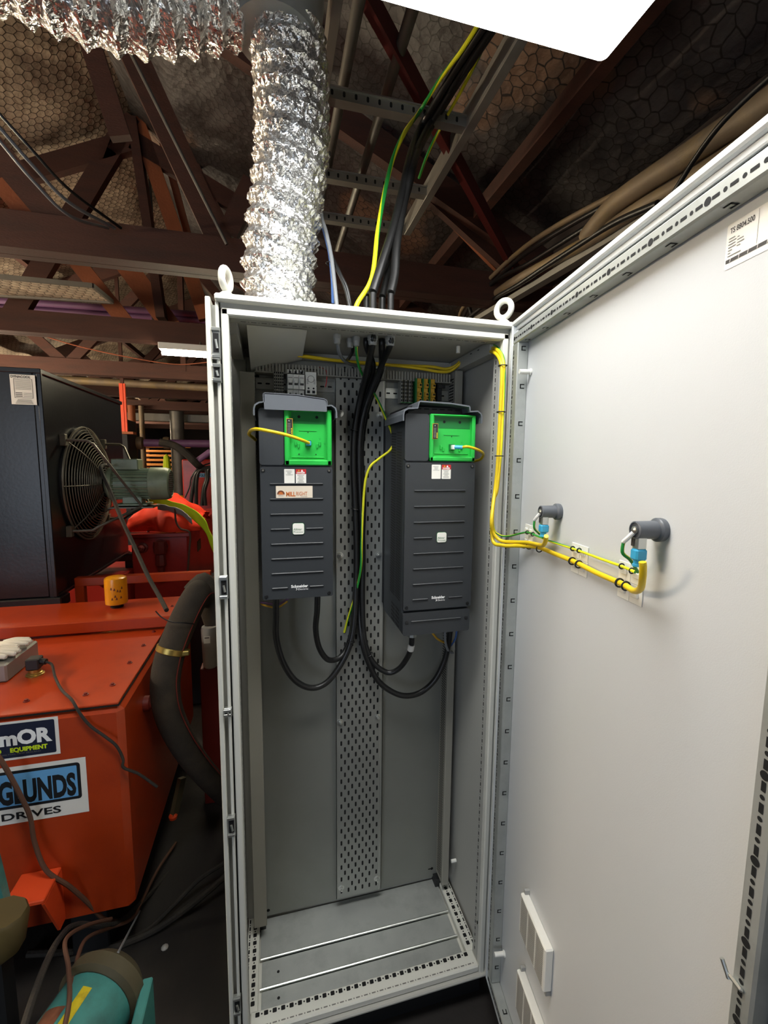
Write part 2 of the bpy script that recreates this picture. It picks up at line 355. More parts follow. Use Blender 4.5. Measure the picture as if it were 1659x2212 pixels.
def rrect(cx, cy, w_, h_, r, n=4):
    o = []
    for sx, sy, a0 in ((1, 1, 0), (-1, 1, 90), (-1, -1, 180), (1, -1, 270)):
        for k in range(n+1):
            a = R(a0+90*k/n); o.append((cx+sx*(w_/2-r)+r*math.cos(a), cy+sy*(h_/2-r)+r*math.sin(a)))
    return o
def slotp(cx, cy, w_, h_, n=4): return rrect(cx, cy, w_, h_, min(w_, h_)/2*.98, n)
def circ(cx, cy, r, n=14): return [(cx+r*math.cos(2*math.pi*k/n), cy+r*math.sin(2*math.pi*k/n)) for k in range(n)]
H = 2.11; W_ = .8; D_ = .4; FZ = -.10
# ================================================================== THE SHED SHELL
RX, RZ, SL = -.95, 4.58, .47          # ridge x and height, roof slope
WL, WR, WF, WB = -6.0, 1.95, -6.2, 17.0
def roof_z(x): return RZ-SL*abs(x-RX)
def plane_struct(name, lo, hi, m):
    b = MB(); b.box(lo, hi, m); return struct(b.build(name))
plane_struct('floor', (WL-.2, WF-.2, FZ-.1), (WR+.2, WB+.2, FZ), 'floor')
plane_struct('wall_right', (WR, WF, FZ), (WR+.15, WB, roof_z(WR)), 'wall')
plane_struct('wall_left', (WL-.15, WF, FZ), (WL, WB, roof_z(WL)), 'wall')
def gable(name, y0, y1, door=None):
    b = MB(); 
    if not door:
        b.prism([(WL, FZ), (WR, FZ), (WR, roof_z(WR)), (RX, RZ), (WL, roof_z(WL))], y0, y1, 'wall')
    else:
        x0, x1, zt = door
        b.box((WL, y0, FZ), (x0, y1, zt), 'wall'); b.box((x1, y0, FZ), (WR, y1, zt), 'wall')
        b.prism([(WL, zt), (WR, zt), (WR, roof_z(WR)), (RX, RZ), (WL, roof_z(WL))], y0, y1, 'wall')
    return struct(b.build(name))
gable('wall_back', WB, WB+.15)
gable('wall_front', WF-.15, WF, (-5.3, -1.7, 3.0))
def roofside(name, x0, x1, m, seed):
    b = MB(); mi = b.mi(m); nx, ny = 46, 150; y0, y1 = WF-.1, WB+.1; rnd = random.Random(seed)
    from mathutils import noise
    g = []
    Ls = math.sqrt(1+SL*SL)
    for j in range(ny+1):
        y = y0+(y1-y0)*j/ny; row = []
        for i in range(nx+1):
            x = x0+(x1-x0)*i/nx
            u = abs(x-x0)*Ls
            sag = .035*(1-math.cos(2*math.pi*u/.95))*.5*(.6+.8*noise.noise(Vector((y*.9, u*.4, seed))))
            d = .05*noise.noise(Vector((x*1.3, y*1.1, seed)))+.022*noise.noise(Vector((x*4, y*3.4, seed+5)))+.012*noise.noise(Vector((x*9, y*8, seed+9)))
            edge = min(1, min(i, nx-i)/3)
            row.append(b.bm.verts.new((x, y, roof_z(x)-(sag+.05+d)*edge)))
        g.append(row)
    for j in range(ny):
        for i in range(nx):
            f = b.bm.faces.new((g[j][i], g[j][i+1], g[j+1][i+1], g[j+1][i])); f.material_index = mi
            for l, (a, c) in zip(f.loops, ((i, j), (i+1, j), (i+1, j+1), (i, j+1))): l[b.uv].uv = (50+abs(x1-x0)*Ls*a/nx, 50+(y1-y0)*c/ny)
    # outer cladding so the roof has real thickness
    b2 = b; q = b.mi('wall')
    V = [b.bm.verts.new(p) for p in ((x0, y0, roof_z(x0)+.08), (x1, y0, roof_z(x1)+.08), (x1, y1, roof_z(x1)+.08), (x0, y1, roof_z(x0)+.08))]
    f = b.bm.faces.new(V); f.material_index = q
    o = b.build(name, angle=60); return struct(o)
roofside('ceiling', WL-.1, RX, 'roofL', 3)
roofside('ceiling_right', RX, WR+.1, 'roofR', 11)

# ================================================================== ROOF TRUSSES
CZ = 2.755
def truss(Y, label, webs, gen=True, chord=.175, name='roof_truss'):
    t = thing(name, label, 'roof truss', (0, Y, CZ), 'timber roof trusses')
    b = MB(); b.box((WL, Y-.045, CZ), (WR, Y+.045, CZ+chord), 'wood'); b.box((WL, Y+.05, CZ+.0), (WR, Y+.10, CZ+.05), 'wood'); b.build('bottom_chord', t)
    for x1 in (WL, WR):
        b = MB(); b.beam((RX, Y, RZ-.22), (x1, Y, roof_z(x1)-.2), .07, .15, 'wood'); b.build('top_chord', t)
    for wbx in webs:
        b = MB(); b.beam(wbx[0], wbx[1], wbx[2], wbx[3], wbx[4] if len(wbx) > 4 else 'wood', up=(0, 1, 0) if False else (0, 0, 1)); b.build('web_member', t)
    return t
def webpx(Y, pts, m='wood', wd=.06, h=.11, dy=0):
    return (onY(pts[0], pts[1], Y+dy), onY(pts[2], pts[3], Y+dy), wd, h, m)
def clampweb(Y, w5):
    """keep a web between the bottom chord and the roof"""
    a, b = w5[0], w5[1]
    for lo, hi in ((a, b),):
        pass
    return w5
T1, T2, T3 = 1.55, 3.2, 5.05
truss(T1, 'nearest roof truss, its bottom chord passing behind the foil duct', [
    webpx(T1, (262, 60, 482, 540), 'wood', .06, .13), webpx(T1, (-30, 300, 130, 490), 'wood', .06, .12), webpx(T1, (185, 60, 262, 300), 'wood', .05, .10, .06),
    webpx(T1, (0, 395, 60, 470), 'wood2', .05, .08, .08), webpx(T1, (545, 395, 492, 510), 'wood', .06, .10), webpx(T1, (725, 235, 1125, 600), 'wood', .05, .10, .05), webpx(T1, (790, 290, 1105, 612), 'wood2', .03, .04, .12)])
truss(T2, 'second roof truss, its apex node left of the foil duct', [
    webpx(T2, (285, 255, 20, 700), 'wood', .07, .15), webpx(T2, (288, 262, 350, 690), 'wood', .07, .13), webpx(T2, (295, 258, 445, 690), 'wood2', .07, .12),
    webpx(T2, (400, 335, 560, 660), 'wood', .07, .14), webpx(T2, (350, 300, 420, 560), 'wood2', .05, .06, .1), webpx(T2, (145, 540, 275, 700), 'wood2', .06, .13, .1), webpx(T2, (270, 570, 395, 740), 'wood2', .06, .17, .12)])
def generic(Y, lab):
    L = []
    for x0, x1, zz in ((RX, RX-1.3, 1), (RX, RX+1.3, 1), (RX-1.9, RX-1.3, 0), (RX-1.9, RX-3.1, 0), (RX+1.9, RX+1.3, 0), (RX-3.8, RX-3.1, 0)):
        L.append(((x0, Y, roof_z(x0)-.25), (x1, Y, CZ+.1), .06, .11, 'wood'))
    L.append(((RX, Y, RZ-.25), (RX, Y, CZ+.1), .06, .1, 'wood'))
    return truss(Y, lab, L)
generic(T3, 'third roof truss, close behind the purple pipes')
names = ('fourth roof truss, beside the grey pipe over the cooler', 'fifth roof truss, deep in the shed above the orange hanger', 'sixth roof truss back, over the far red unit', 'seventh roof truss back, before the grey posts', 'rearmost roof truss, just before the far wall')
for k in range(5): generic(6.9+1.85*k, names[k])
# roof bracing and hangers in front of the trusses
def rod(name, label, cat, pts, r, m, group=None, sub=6, n=8):
    b = MB(); b.tube(crv(pts, sub) if len(pts) > 2 else pts, r, m, n); o = b.build(name, loc=pts[0]); return tag(o, label, cat, group)
b = MB(); q0 = onY(835, 55, .45); q1 = onY(1118, 585, 1.40); q0 = q0+(q0-q1)*.22; b.beam(q0, q1, .012, .075, 'redbrace'); b.beam(q0+Vector((0, .03, 0)), q1+Vector((0, .03, 0)), .05, .008, 'redbrace')
tag(b.build('angle_brace', loc=q0), 'maroon steel angle brace running diagonally under the roof right of the duct', 'roof brace')
rod('tie_rod', 'thin steel tie rod slanting from the horizontal duct down to the nearest truss', 'rod', [onY(255, 60, 1.42)+(onY(255, 60, 1.42)-onY(490, 528, 1.42))*.35, onY(490, 528, 1.42)], .009, 'steel')
for k, x in enumerate((-4.9, -3.6, -2.3, .2, 1.4)):
    b = MB(); b.box((x-.03, WF, roof_z(x)-.24), (x+.03, WB, roof_z(x)-.16), 'wood')
    tag(b.build('purlin', loc=(x, WF, roof_z(x)-.1)), ('timber purlin lowest on the left roof slope', 'timber purlin second lowest on the left roof slope', 'timber purlin nearest the ridge on the left slope', 'timber purlin nearest the ridge on the sooty right slope', 'timber purlin above the wall cables on the right slope')[k], 'purlin', 'roof purlins')
for k, (p, q, rr) in enumerate((((0, 240, 245, 488), (0, 345, 80, 470), .009), ((0, 262, 235, 492), (0, 0, 0, 0), .011), ((0, 285, 205, 488), (0, 0, 0, 0), .010))):
    a = (-20, 225+k*28); m1 = (70, 325+k*32); m2 = (150, 410+k*28); e = (262-k*14, 493)
    rod('roof_cable', ('topmost', 'middle', 'lowest')[k]+' of the three grey cables sagging across the top left', 'cable', [onY(*a, 1.1), onY(*m1, 1.15), onY(*m2, 1.25), onY(*e, 1.46)], (.007, .008, .007)[k], 'gry' if k else 'blk', 'sagging roof cables', 8)

# ================================================================== ADDED UNSEEN BATTENS THAT FILL THE ROOF WITH LIGHT
for k, (x, y, z, lab) in enumerate(((-3.1, .9, 2.35, 'beside the cooler'), (-3.3, 3.9, 2.35, 'past the second truss'), (-4.1, 7.2, 2.5, 'past the fourth truss'), (-3.9, 11.5, 2.5, 'at the far end'))):
    t = thing('fill_batten_light', 'added fill-light batten hung '+lab, 'light', (x, y, z))
    b = MB(); b.box((x-.02, y-.62, z+.06), (x+.02, y+.62, z+.09), 'white', .003); b.build('housing', t)
    b = MB(); b.tube([(x, y-.6, z), (x, y+.6, z)], .016, 'batten', 12); b.build('tube', t)
    for dy in (-.605, .605): 
        b = MB(); b.box((x-.015, y+dy-.008, z-.02), (x+.015, y+dy+.008, z+.07), 'white'); b.build('lamp_holder', t)
        b = MB(); b.tube([(x, y+dy*.7, z+.09), (x, y+dy*.7, roof_z(x)-.05)], .004, 'steel', 6); b.build('hanger_rod', t)
# ================================================================== LED PANEL OVER THE CABINET
LZ = 2.60
t = thing('led_batten_light', 'large glowing rectangular LED panel hanging above the open cabinet door', 'light', (.25, -.44, LZ))
b = MB(); b.prism(rrect(.255, -.45, 1.21, .43, .016, 5), LZ+.006, LZ+.05, 'white', 'z'); b.build('housing', t)
b = MB(); b.prism(rrect(.255, -.45, 1.20, .42, .014, 5), LZ, LZ+.0055, 'lamp', 'z'); b.build('diffuser', t)
for x in (-.2, .7):
    b = MB(); b.tube([(x, -.44, LZ+.05), (x, -.44, roof_z(x)-.05)], .002, 'steel', 6); b.build('suspension_wire', t)

# ================================================================== CABINET
C0 = thing('electrical_cabinet', 'tall light grey steel switchgear cabinet standing open in the centre', 'electrical cabinet', (0, 0, 0))
b = MB(); b.box((.012, .03, FZ), (.788, D_-.01, -.002), 'dblack'); b.build('plinth', C0)
# front frame ------------------------------------------------------
b = MB()
def slots(b, kind, a, p0, p1, pitch, w_, h_, off=0, dots=True):
    pass
fr = .030
# left and right posts: outer channel + face
for s in (0, 1):
    X = lambda x: x if s == 0 else W_-x
    b.box((X(.000), .0, .0), (X(.008), .05, H-.017), 'cab', .002)
    b.box((X(.008), .012, .0), (X(.013), .05, H-.03), 'seal')
    b.box((X(.013), .0, .0), (X(fr), .022, H-.030), 'cab', .003)
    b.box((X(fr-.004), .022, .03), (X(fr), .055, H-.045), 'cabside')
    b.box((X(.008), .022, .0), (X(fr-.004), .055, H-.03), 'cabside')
# top rail
b.box((.0, -.012, H-.017), (W_, .03, H), 'cab', .004)
b.box((.012, .006, H-.030), (W_-.012, .03, H-.017), 'cabside')
b.box((.013, .0, H-.047), (W_-.013, .022, H-.030), 'cab', .003)
b.box((.03, .022, H-.047), (W_-.03, .055, H-.035), 'cabside')
# bottom rail
b.box((.0, -.008, -.0), (W_, .02, .010), 'cabside', .003)
b.box((.03, .004, .010), (W_-.03, .058, .034), 'cab', .004)
# bottom side rails and rear verticals
for s in (0, 1):
    X = lambda x: x if s == 0 else W_-x
    b.box((X(.012), .055, .0), (X(.052), D_-.02, .034), 'cab', .002)
    b.box((X(.052), .055, .0), (X(.085), D_-.02, .011), 'cab', .001)
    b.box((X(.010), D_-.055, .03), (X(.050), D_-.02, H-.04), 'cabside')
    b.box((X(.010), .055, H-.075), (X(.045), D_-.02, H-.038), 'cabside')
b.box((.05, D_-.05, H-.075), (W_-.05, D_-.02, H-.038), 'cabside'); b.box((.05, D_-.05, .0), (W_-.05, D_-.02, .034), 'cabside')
# holes: bottom rail, two rows
for k in range(28):
    x = .052+k*.0255
    b.plate(rrect(x, .046, .0125, .012, .0015, 1), .0346, 'hole', 'z'); 
    if k < 27: b.plate(circ(x+.0128, .046, .0026, 8), .0346, 'hole', 'z')
    b.plate(slotp(x, .016, .013, .0035), .0346, 'print_', 'z'); b.plate(circ(x+.0128, .016, .002, 8), .0346, 'print_', 'z')
for s in (0, 1):
    X = lambda x: x if s == 0 else W_-x
    for k in range(11):
        y = .078+k*.0255
        b.plate(rrect(X(.0365), y, .012, .013, .0015, 1), .0346, 'hole', 'z'); b.plate(circ(X(.0365), y+.0128, .0026, 8), .0346, 'hole', 'z')
        b.plate(slotp(X(.0185), y, .0045, .014), .0346, 'hole', 'z'); b.plate(circ(X(.0185), y+.0128, .002, 8), .0346, 'hole', 'z')
    # post inner faces: column of slots
    xs = fr+.0005 if s == 0 else W_-fr-.0005
    for k in range(79):
        z = .06+k*.0253
        b.plate(slotp(.040, z, .005, .013), xs, 'hole', 'x'); b.plate(circ(.040, z+.0127, .0019, 6), xs, 'hole', 'x')
    xs = .0505 if s == 0 else W_-.0505
    for k in range(79):
        z = .06+k*.0253
        b.plate(rrect(D_-.037, z, .012, .012, .001, 1), xs, 'hole', 'x')
# top rail underside slots
for k in range(27):
    x = .062+k*.0255
    b.plate(slotp(x, .040, .0135, .0035), H-.0475, 'hole', 'z'); b.plate(circ(x+.0128, .040, .0018, 6), H-.0475, 'hole', 'z')
b.build('front_frame', C0)
# side and back skins ------------------------------------------------
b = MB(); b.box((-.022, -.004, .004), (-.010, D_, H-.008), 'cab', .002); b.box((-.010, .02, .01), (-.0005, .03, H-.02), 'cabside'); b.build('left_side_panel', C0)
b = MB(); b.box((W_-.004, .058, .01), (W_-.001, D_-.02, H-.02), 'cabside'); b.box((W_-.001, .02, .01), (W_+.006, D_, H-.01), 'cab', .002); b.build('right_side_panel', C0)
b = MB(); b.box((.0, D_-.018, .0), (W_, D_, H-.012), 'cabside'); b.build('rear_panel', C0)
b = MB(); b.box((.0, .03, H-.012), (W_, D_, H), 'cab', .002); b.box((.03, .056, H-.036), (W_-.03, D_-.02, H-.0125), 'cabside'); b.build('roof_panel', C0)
for i, (y0, y1, z) in enumerate(((.206, .345, .019), (.120, .204, .016), (.060, .118, .014))):
    b = MB(); b.box((.056 if i == 0 else .062, y0, z-.003), (.744 if i == 0 else .738, y1, z), 'zinc', .0008)
    if i < 2: b.tube([(.057, y0+.002, z+.001), (.743, y0+.002, z+.001)], .004, 'zincb', 8)
    if i: b.plate(circ(.115, (y0+y1)/2, .0045), z+.0004, 'hole', 'z')
    b.build('gland_plate', C0)
# plastic plugs on the right wall
for p in (onX(985, 1858, .79), onX(1043, 1990, .79), onZ(990, 748, H-.04)):
    b = MB(); b.tube([p, p+(Vector((-.02, 0, 0)) if p.x > .78 else Vector((0, 0, -.02)))], .006, 'white', 10); b.build('roof_plug' if p.x < .78 else 'wall_plug', C0)
# eyebolts
for x in (.025, .779):
    b = MB(); c = Vector((x, .022, H)); b.torus(c+Vector((0, 0, .043)), (1 if x < .4 else .85, -.35 if x < .4 else .5, 0), .0235, .0085, 'cab', 28, 12); b.lathe([(.014, 0), (.017, .003), (.017, .008), (.010, .014), (.008, .022)], 'cab', c, n=16); b.build('lifting_eye', C0)
# lock strikes along the left post
for z, h in ((1.995, .075), (1.925, .045), (1.39, .062), (1.05, .025), (.72, .062), (.155, .06)):
    b = MB(); b.box((-.0095, -.006, z-h/2), (.0105, .004, z+h/2), 'zincb', .001); b.box((-.006, -.0065, z-h*.3), (.007, -.0055, z+h*.3), 'hole'); b.tube([(.0, -.008, z+h*.1), (.003, -.008, z-h*.18)], .003, 'zincb', 8)
    b.box((-.010, -.010, z+h/2-.010), (.009, -.003, z+h/2-.002), 'zincb', .001); b.box((-.010, -.010, z-h/2+.002), (.009, -.003, z-h/2+.010), 'zincb', .001); b.build('lock_strike', C0)
# hinges on the right post
for z in (1.99, 1.39, .78, .17):
    b = MB(); b.box((W_-.004, -.016, z+.030), (W_+.013, -.002, z+.046), 'zincb', .0015); b.box((W_-.006, -.016, z-.046), (W_+.011, -.002, z-.030), 'zincb', .0015)
    b.tube([(W_+.008, -.014, z-.028), (W_+.008, -.014, z+.028)], .0065, 'white', 12); b.tube([(W_+.008, -.014, z-.05), (W_+.008, -.014, z+.05)], .003, 'zincb', 8); b.build('hinge', C0)
# mounting plate ----------------------------------------------------
PY = .338
b = MB(); b.box((.052, PY, .035), (.750, PY+.012, 2.045), 'plate', .002)
for x, z in ((.082, .060), (.725, .075), (.085, 1.985)):
    b.plate(circ(x, z, .006), PY-.0006, 'hole', 'y'); b.plate(slotp(x-.009, z, .014, .005), PY-.0006, 'hole', 'y')
b.build('mounting_plate', C0)
for x in (.062, .742):
    b = MB(); b.box((x-.012, PY-.03, .008), (x+.012, PY+.01, .05), 'dblack', .002); b.build('plate_bracket', C0)
# cable glands in the roof
GL = [(.312, .12), (.369, .127), (.355, .150), (.412, .105), (.402, .14), (.463, .099), (.447, .135)]
for k, (x, y) in enumerate(GL):
    big = k in (3, 5)
    rr = .015 if big else .011
    b = MB(); z = H-.037; b.lathe([(rr, 0), (rr, -.012), (rr*.85, -.014), (rr*.8, -.024), (rr*.6, -.026)], 'gland', (x, y, z), n=8); b.lathe([(rr, 0), (rr, .014), (rr*.7, .02)], 'gland', (x, y, H), n=8); b.build('cable_gland', C0)
# duct spigot and inner air box
b = MB(); b.lathe([(.092, 0), (.092, .07)], 'zincb', (.155, .22, H), n=48)
b.build('duct_spigot', C0)
b = MB(); z = H-.037
p = [onZ(535, 700, z), onZ(668, 706, z)]
mi = b.mi('cab')
A = [(.067, .10, z), (.226, .10, z), (.226, .33, z), (.067, .33, z)]; B_ = [(.067, .30, z-.075), (.226, .30, z-.030), (.226, .33, z-.030), (.067, .33, z-.075)]
va = [b.v(q) for q in A]; vb = [b.v(q) for q in B_]
for i in range(4): b.face([va[i], va[(i+1) % 4], vb[(i+1) % 4], vb[i]], mi)
b.face(vb, mi); b.face(va[::-1], mi); b.build('air_deflector', C0)

# door --------------------------------------------------------------
DW = .905
b = MB(); b.T = MD
b.box((0, -.004, 0), (DW, 0, H), 'door')
for z0, z1, s in ((H-.014, H, 1), (0, .014, -1)): b.box((0, -.004, z0), (DW, .022, z1), 'door', .003)
b.box((0, -.004, 0), (.011, .022, H), 'door', .003); b.box((DW-.011, -.004, 0), (DW, .022, H), 'door', .003)
b.box((.011, 0, H-.026), (DW-.011, .012, H-.014), 'door', .002); b.box((.011, 0, .014), (DW-.011, .012, .026), 'door', .002)
b.box((.011, 0, .026), (.021, .012, H-.026), 'door', .002); b.box((DW-.028, 0, .026), (DW-.011, .012, H-.026), 'door', .002)
D0 = b.build('door', C0)
b = MB(); b.T = MD
b.box((.021, 0, H-.042), (DW-.028, .009, H-.026), 'seal', .003); b.box((.021, 0, .026), (DW-.028, .009, .042), 'seal', .003); b.box((.021, 0, .042), (.036, .009, H-.042), 'seal', .003); b.box((DW-.059, 0, .042), (DW-.028, .009, H-.042), 'seal', .003); b.build('seal', D0)
b = MB(); b.T = MD
FT, FB, F0, F1, FN = H-.043, .043, .037, DW-.060, .030
FWd = .028
b.box((F0, 0, FT-.030), (F1, FN, FT), 'zinc', .003); b.box((F0, 0, FB), (F1, FN, FB+.030), 'zinc', .003)
b.box((F0, 0, FB+.03), (F0+.036, FN, FT-.03), 'zinc', .002); b.box((F1-FWd, 0, FB+.03), (F1, FN, FT-.03), 'zinc', .003)
n = 0
t_ = F0+.012
while t_ < F1-.02:                        # top and bottom rails: dashes, dots and a big hole every fourth
    for zz in (FT-.016, FB+.015):
        if n % 4 == 0: b.plate(circ(t_, zz, .0055, 16), FN+.0005, 'hole', 'y')
        else: b.plate(circ(t_, zz, .0030, 10), FN+.0005, 'hole', 'y')
        b.plate(rrect(t_+.0125, zz, .0115, .0045, .0005, 1), FN+.0005, 'hole', 'y')
    t_ += .0262; n += 1
n = 0; z = FB+.05
while z < FT-.05:
    for tt, big in ((F0+.010, 0), (F1-FWd+.013, 1)):
        if n % 4 == 0: b.plate(circ(tt, z, .0056 if big else .004, 16), FN+.0005, 'hole', 'y')
        else: b.plate(circ(tt, z, .0031 if big else .0022, 10), FN+.0005, 'hole', 'y')
        b.plate(rrect(tt, z+.0132, .0055 if big else .004, .0125, .0005, 1), FN+.0005, 'hole', 'y')
    z += .0265; n += 1
def cshape(cx, cy, s, ax):
    o = []
    for (u0, v0, u1, v1) in ((-1, .55, 1, 1), (-1, -1, 1, -.55), (.5, -1, 1, 1)): o.append([(cx+u0*s, cy+v0*s), (cx+u1*s, cy+v0*s), (cx+u1*s, cy+v1*s), (cx+u0*s, cy+v1*s)])
    return o
for k in range(20):
    for q in cshape(.014, .13+k*.0995, .0062, 'x'): b.plate(q, F0+.0365, 'hole', 'x')
for k in range(8):
    for q in cshape(F0+.06+k*.1, .014, .0062, 'z'): b.plate(q, FT-.0305, 'hole', 'z')
    for q in cshape(F0+.11+k*.1, .014, .0062, 'z'): b.plate(q, FB+.0305, 'hole', 'z')
b.build('perforated_frame', D0)
for tt, z in ((.095, 1.955), (.095, .205)):
    b = MB(); b.T = MD; b.tube([(tt, 0, z), (tt, .032, z)], .0065, 'white', 12); b.tube([(tt, 0, z), (tt, .004, z)], .009, 'white', 14); b.build('earth_stud', D0)
b = MB(); b.T = MD; z = 1.10; b.box((F1-FWd-.001, FN, z-.010), (F1-FWd+.018, FN+.005, z-.004), 'zincb', .002); b.tube([(F1-.028, FN+.003, z-.012), (F1-.036, FN+.006, z+.006)], .0025, 'zincb', 8); b.build('lock_rod_guide', D0)
# filter vents
for (t0, t1, z0, z1) in ((.228, .372, .45, .565), (.228, .372, .21, .33)):
    b = MB(); b.T = MD; b.box((t0, 0, z0), (t1, .022, z1), 'white', .003)
    for k in range(20):
        zz = z0+.008+k*(z1-z0-.016)/19; 
        for j in range(3): u0 = t0+.008+j*(t1-t0-.01)/3; b.plate([(u0, zz-.0013), (u0+(t1-t0-.03)/3, zz-.0013), (u0+(t1-t0-.03)/3, zz+.0013), (u0, zz+.0013)], .0226, 'print_', 'y')
    for tt, zz in ((t0+.006, z1+.006), (t1-.006, z0-.008)): b.box((tt-.004, 0, zz-.006), (tt+.004, .014, zz+.006), 'gland', .001)
    b.build('filter_vent', D0)
# rating label
L0 = onD(1573, 492, .0006); tL = .680; 
b = MB(); b.T = MD; z0, z1 = 1.966, 2.022; t1 = .80
b.plate(rrect((tL+t1)/2, (z0+z1)/2, t1-tL, z1-z0, .003, 3), .0006, 'paper', 'y')
n = .0010
ux, uz = (1, 0, 0), (0, 0, 1)
b.text('TS 8804.500', (tL+.005, n, z1-.0125), ux, uz, .0068, 'pdark', width=.034, bold=.02)
for k in range(7): b.plate([(tL+.004, z1-.018-k*.0036), (tL+.004+(.009, .011, .010, .011, .006, .004, .019)[k], z1-.018-k*.0036), (tL+.004+(.009, .011, .010, .011, .006, .004, .019)[k], z1-.0192-k*.0036), (tL+.004, z1-.0192-k*.0036)], n, 'print_', 'y')
for k in range(4): b.plate([(tL+.0165, z1-.0205-k*.0036), (tL+.0165+(.003, .009, .010, .005)[k], z1-.0205-k*.0036), (tL+.0165+(.003, .009, .010, .005)[k], z1-.0216-k*.0036), (tL+.0165, z1-.0216-k*.0036)], n, 'print_', 'y')
b.plate([(tL+.002, z0+.0075), (t1-.002, z0+.0075), (t1-.002, z0+.0120), (tL+.002, z0+.0120)], n, 'pdark', 'y')
for k in range(9): u = tL+.008+k*.0125; b.plate([(u, z0+.0074), (u+.0008, z0+.0074), (u+.0016, z0+.0121), (u+.0008, z0+.0121)], n+.0003, 'paper', 'y')
b.plate([(tL+.044, z0+.014), (tL+.0444, z0+.014), (tL+.0444, z1-.002), (tL+.044, z1-.002)], n, 'print_', 'y')
b.build('rating_label', D0)
# ================================================================== PERFORATED CABLE TRAY
def tray():
    t = thing('perforated_cable_tray', 'long perforated zinc tray bolted upright down the middle of the cabinet back', 'cable tray', (.42, PY, .06))
    x0, x1, z0, z1, yf = .333, .506, .064, 2.035, PY-.024
    b = MB(); b.box((x0, yf, z0), (x1, yf+.0015, z1), 'tray', 0); b.box((x0, yf, z0), (x0+.002, PY-.001, z1), 'tray'); b.box((x1-.002, yf, z0), (x1, PY-.001, z1), 'tray')
    b.box((x1-.010, yf-.0006, z0), (x1-.0085, yf, z1), 'zincb')
    for c in range(11):
        x = x0+.0185+c*.0135
        k = 0; z = z0+.03+(.025 if c % 2 else 0)
        while z < z1-.01:
            if not any(abs(z-bz) < .014 and abs(x-bx) < .016 for bx, bz in BOLT): b.plate(slotp(x, z, .0068, .0185, 3), yf-.0007, 'hole', 'y')
            z += .050
    b.build('tray_body', t)
    for x, z in BOLT:
        b = MB(); b.lathe([(.0115, 0), (.0115, -.002), (.0085, -.0025)], 'zincb', (x, yf, z), (0, 1, 0), 20); b.lathe([(.0066, -.0025), (.0066, -.008), (.0035, -.0085), (.0035, -.016), (0, -.0165)], 'zincb', (x, yf, z), (0, 1, 0), 6); b.build('bolt', t)
BOLT = []
for px, py in ((735, 893), (820, 897), (735, 1200), (817, 1198), (735, 1560), (816, 1549), (737, 1918), (814, 1898)):
    p = onY(px, py, PY-.026); BOLT.append((p.x, p.z))
tray()
# ================================================================== WIRING TRUNKING
def trunk(name, label, lo, hi, side, vertical=True):
    t = thing('cable_trunking', label, 'cable trunking', ((lo[0]+hi[0])/2, hi[1], lo[2]))
    b = MB(); b.box(lo, hi, 'trunk', .0015)
    n = int(((hi[2]-lo[2]) if vertical else (hi[0]-lo[0]))/.010)
    for k in range(2, n-1):
        if vertical:
            z = lo[2]+k*.010
            for xx in side: b.plate([(lo[1]+.014, z), (hi[1]-.012, z), (hi[1]-.012, z+.0042), (lo[1]+.014, z+.0042)], xx, 'hole', 'x')
        else:
            x = lo[0]+k*.010
            for zz in side: b.plate([(x, lo[1]+.012), (x+.0042, lo[1]+.012), (x+.0042, hi[1]-.01), (x, hi[1]-.01)], zz, 'hole', 'z')
    b.build('duct_body', t)
    b = MB(); c = .0015
    if vertical: b.box((lo[0]-c, lo[1]-.003, lo[2]), (hi[0]+c, lo[1]+.008, hi[2]), 'trunk', .002)
    else: b.box((lo[0], lo[1]-.003, lo[2]-c), (hi[0], lo[1]+.008, hi[2]+c), 'trunk', .002)
    b.build('cover', t); return t
ty = .272
trunk('a', 'grey wiring trunking running down the left edge of the mounting plate', (.036, ty, .075), (.077, PY-.001, 1.985), (.0775, .0355))
trunk('b', 'grey slotted wiring trunking running down the right edge of the mounting plate', (.743, ty, .062), (.768, PY-.001, 2.03), (.7425, .7685))
# open-topped horizontal trunking with finger slots
t = thing('slotted_duct', 'slotted horizontal duct with yellow cables across the top of the mounting plate', 'cable trunking', (.4, PY, 1.995))
b = MB(); b.box((.079, PY-.045, 1.990), (.740, PY-.001, 1.993), 'trunk')
for k in range(65):
    x = .081+k*.0101
    b.box((x, PY-.045, 1.993), (x+.006, PY-.043, 2.020), 'trunk', .0008)
b.box((.079, PY-.003, 1.993), (.740, PY-.001, 2.03), 'trunk'); b.build('duct_body', t)

# ================================================================== DIN RAIL AND SMALL GEAR
for (xa, xb, px, py, lab) in ((.080, .332, 580, 829, 'zinc mounting rail behind the breakers, upper left of the mounting plate'), (.507, .741, 850, 850, 'zinc mounting rail with slots, upper right of the mounting plate')):
    z = onY(px, py, PY-.008).z
    b = MB(); b.box((xa, PY-.008, z-.0175), (xb, PY-.0068, z+.0175), 'zincb'); b.box((xa, PY-.0085, z+.0125), (xb, PY-.0005, z+.0178), 'zincb', .001); b.box((xa, PY-.0085, z-.0178), (xb, PY-.0005, z-.0125), 'zincb', .001)
    x = xa+.012
    while x < xb-.01: b.plate(slotp(x, z, .014, .005), PY-.0086, 'hole', 'y'); x += .025
    tag(b.build('mounting_rail', loc=(xa, PY, z)), lab, 'rail')
    if xa < .1: ZL = z
    else: ZR = z
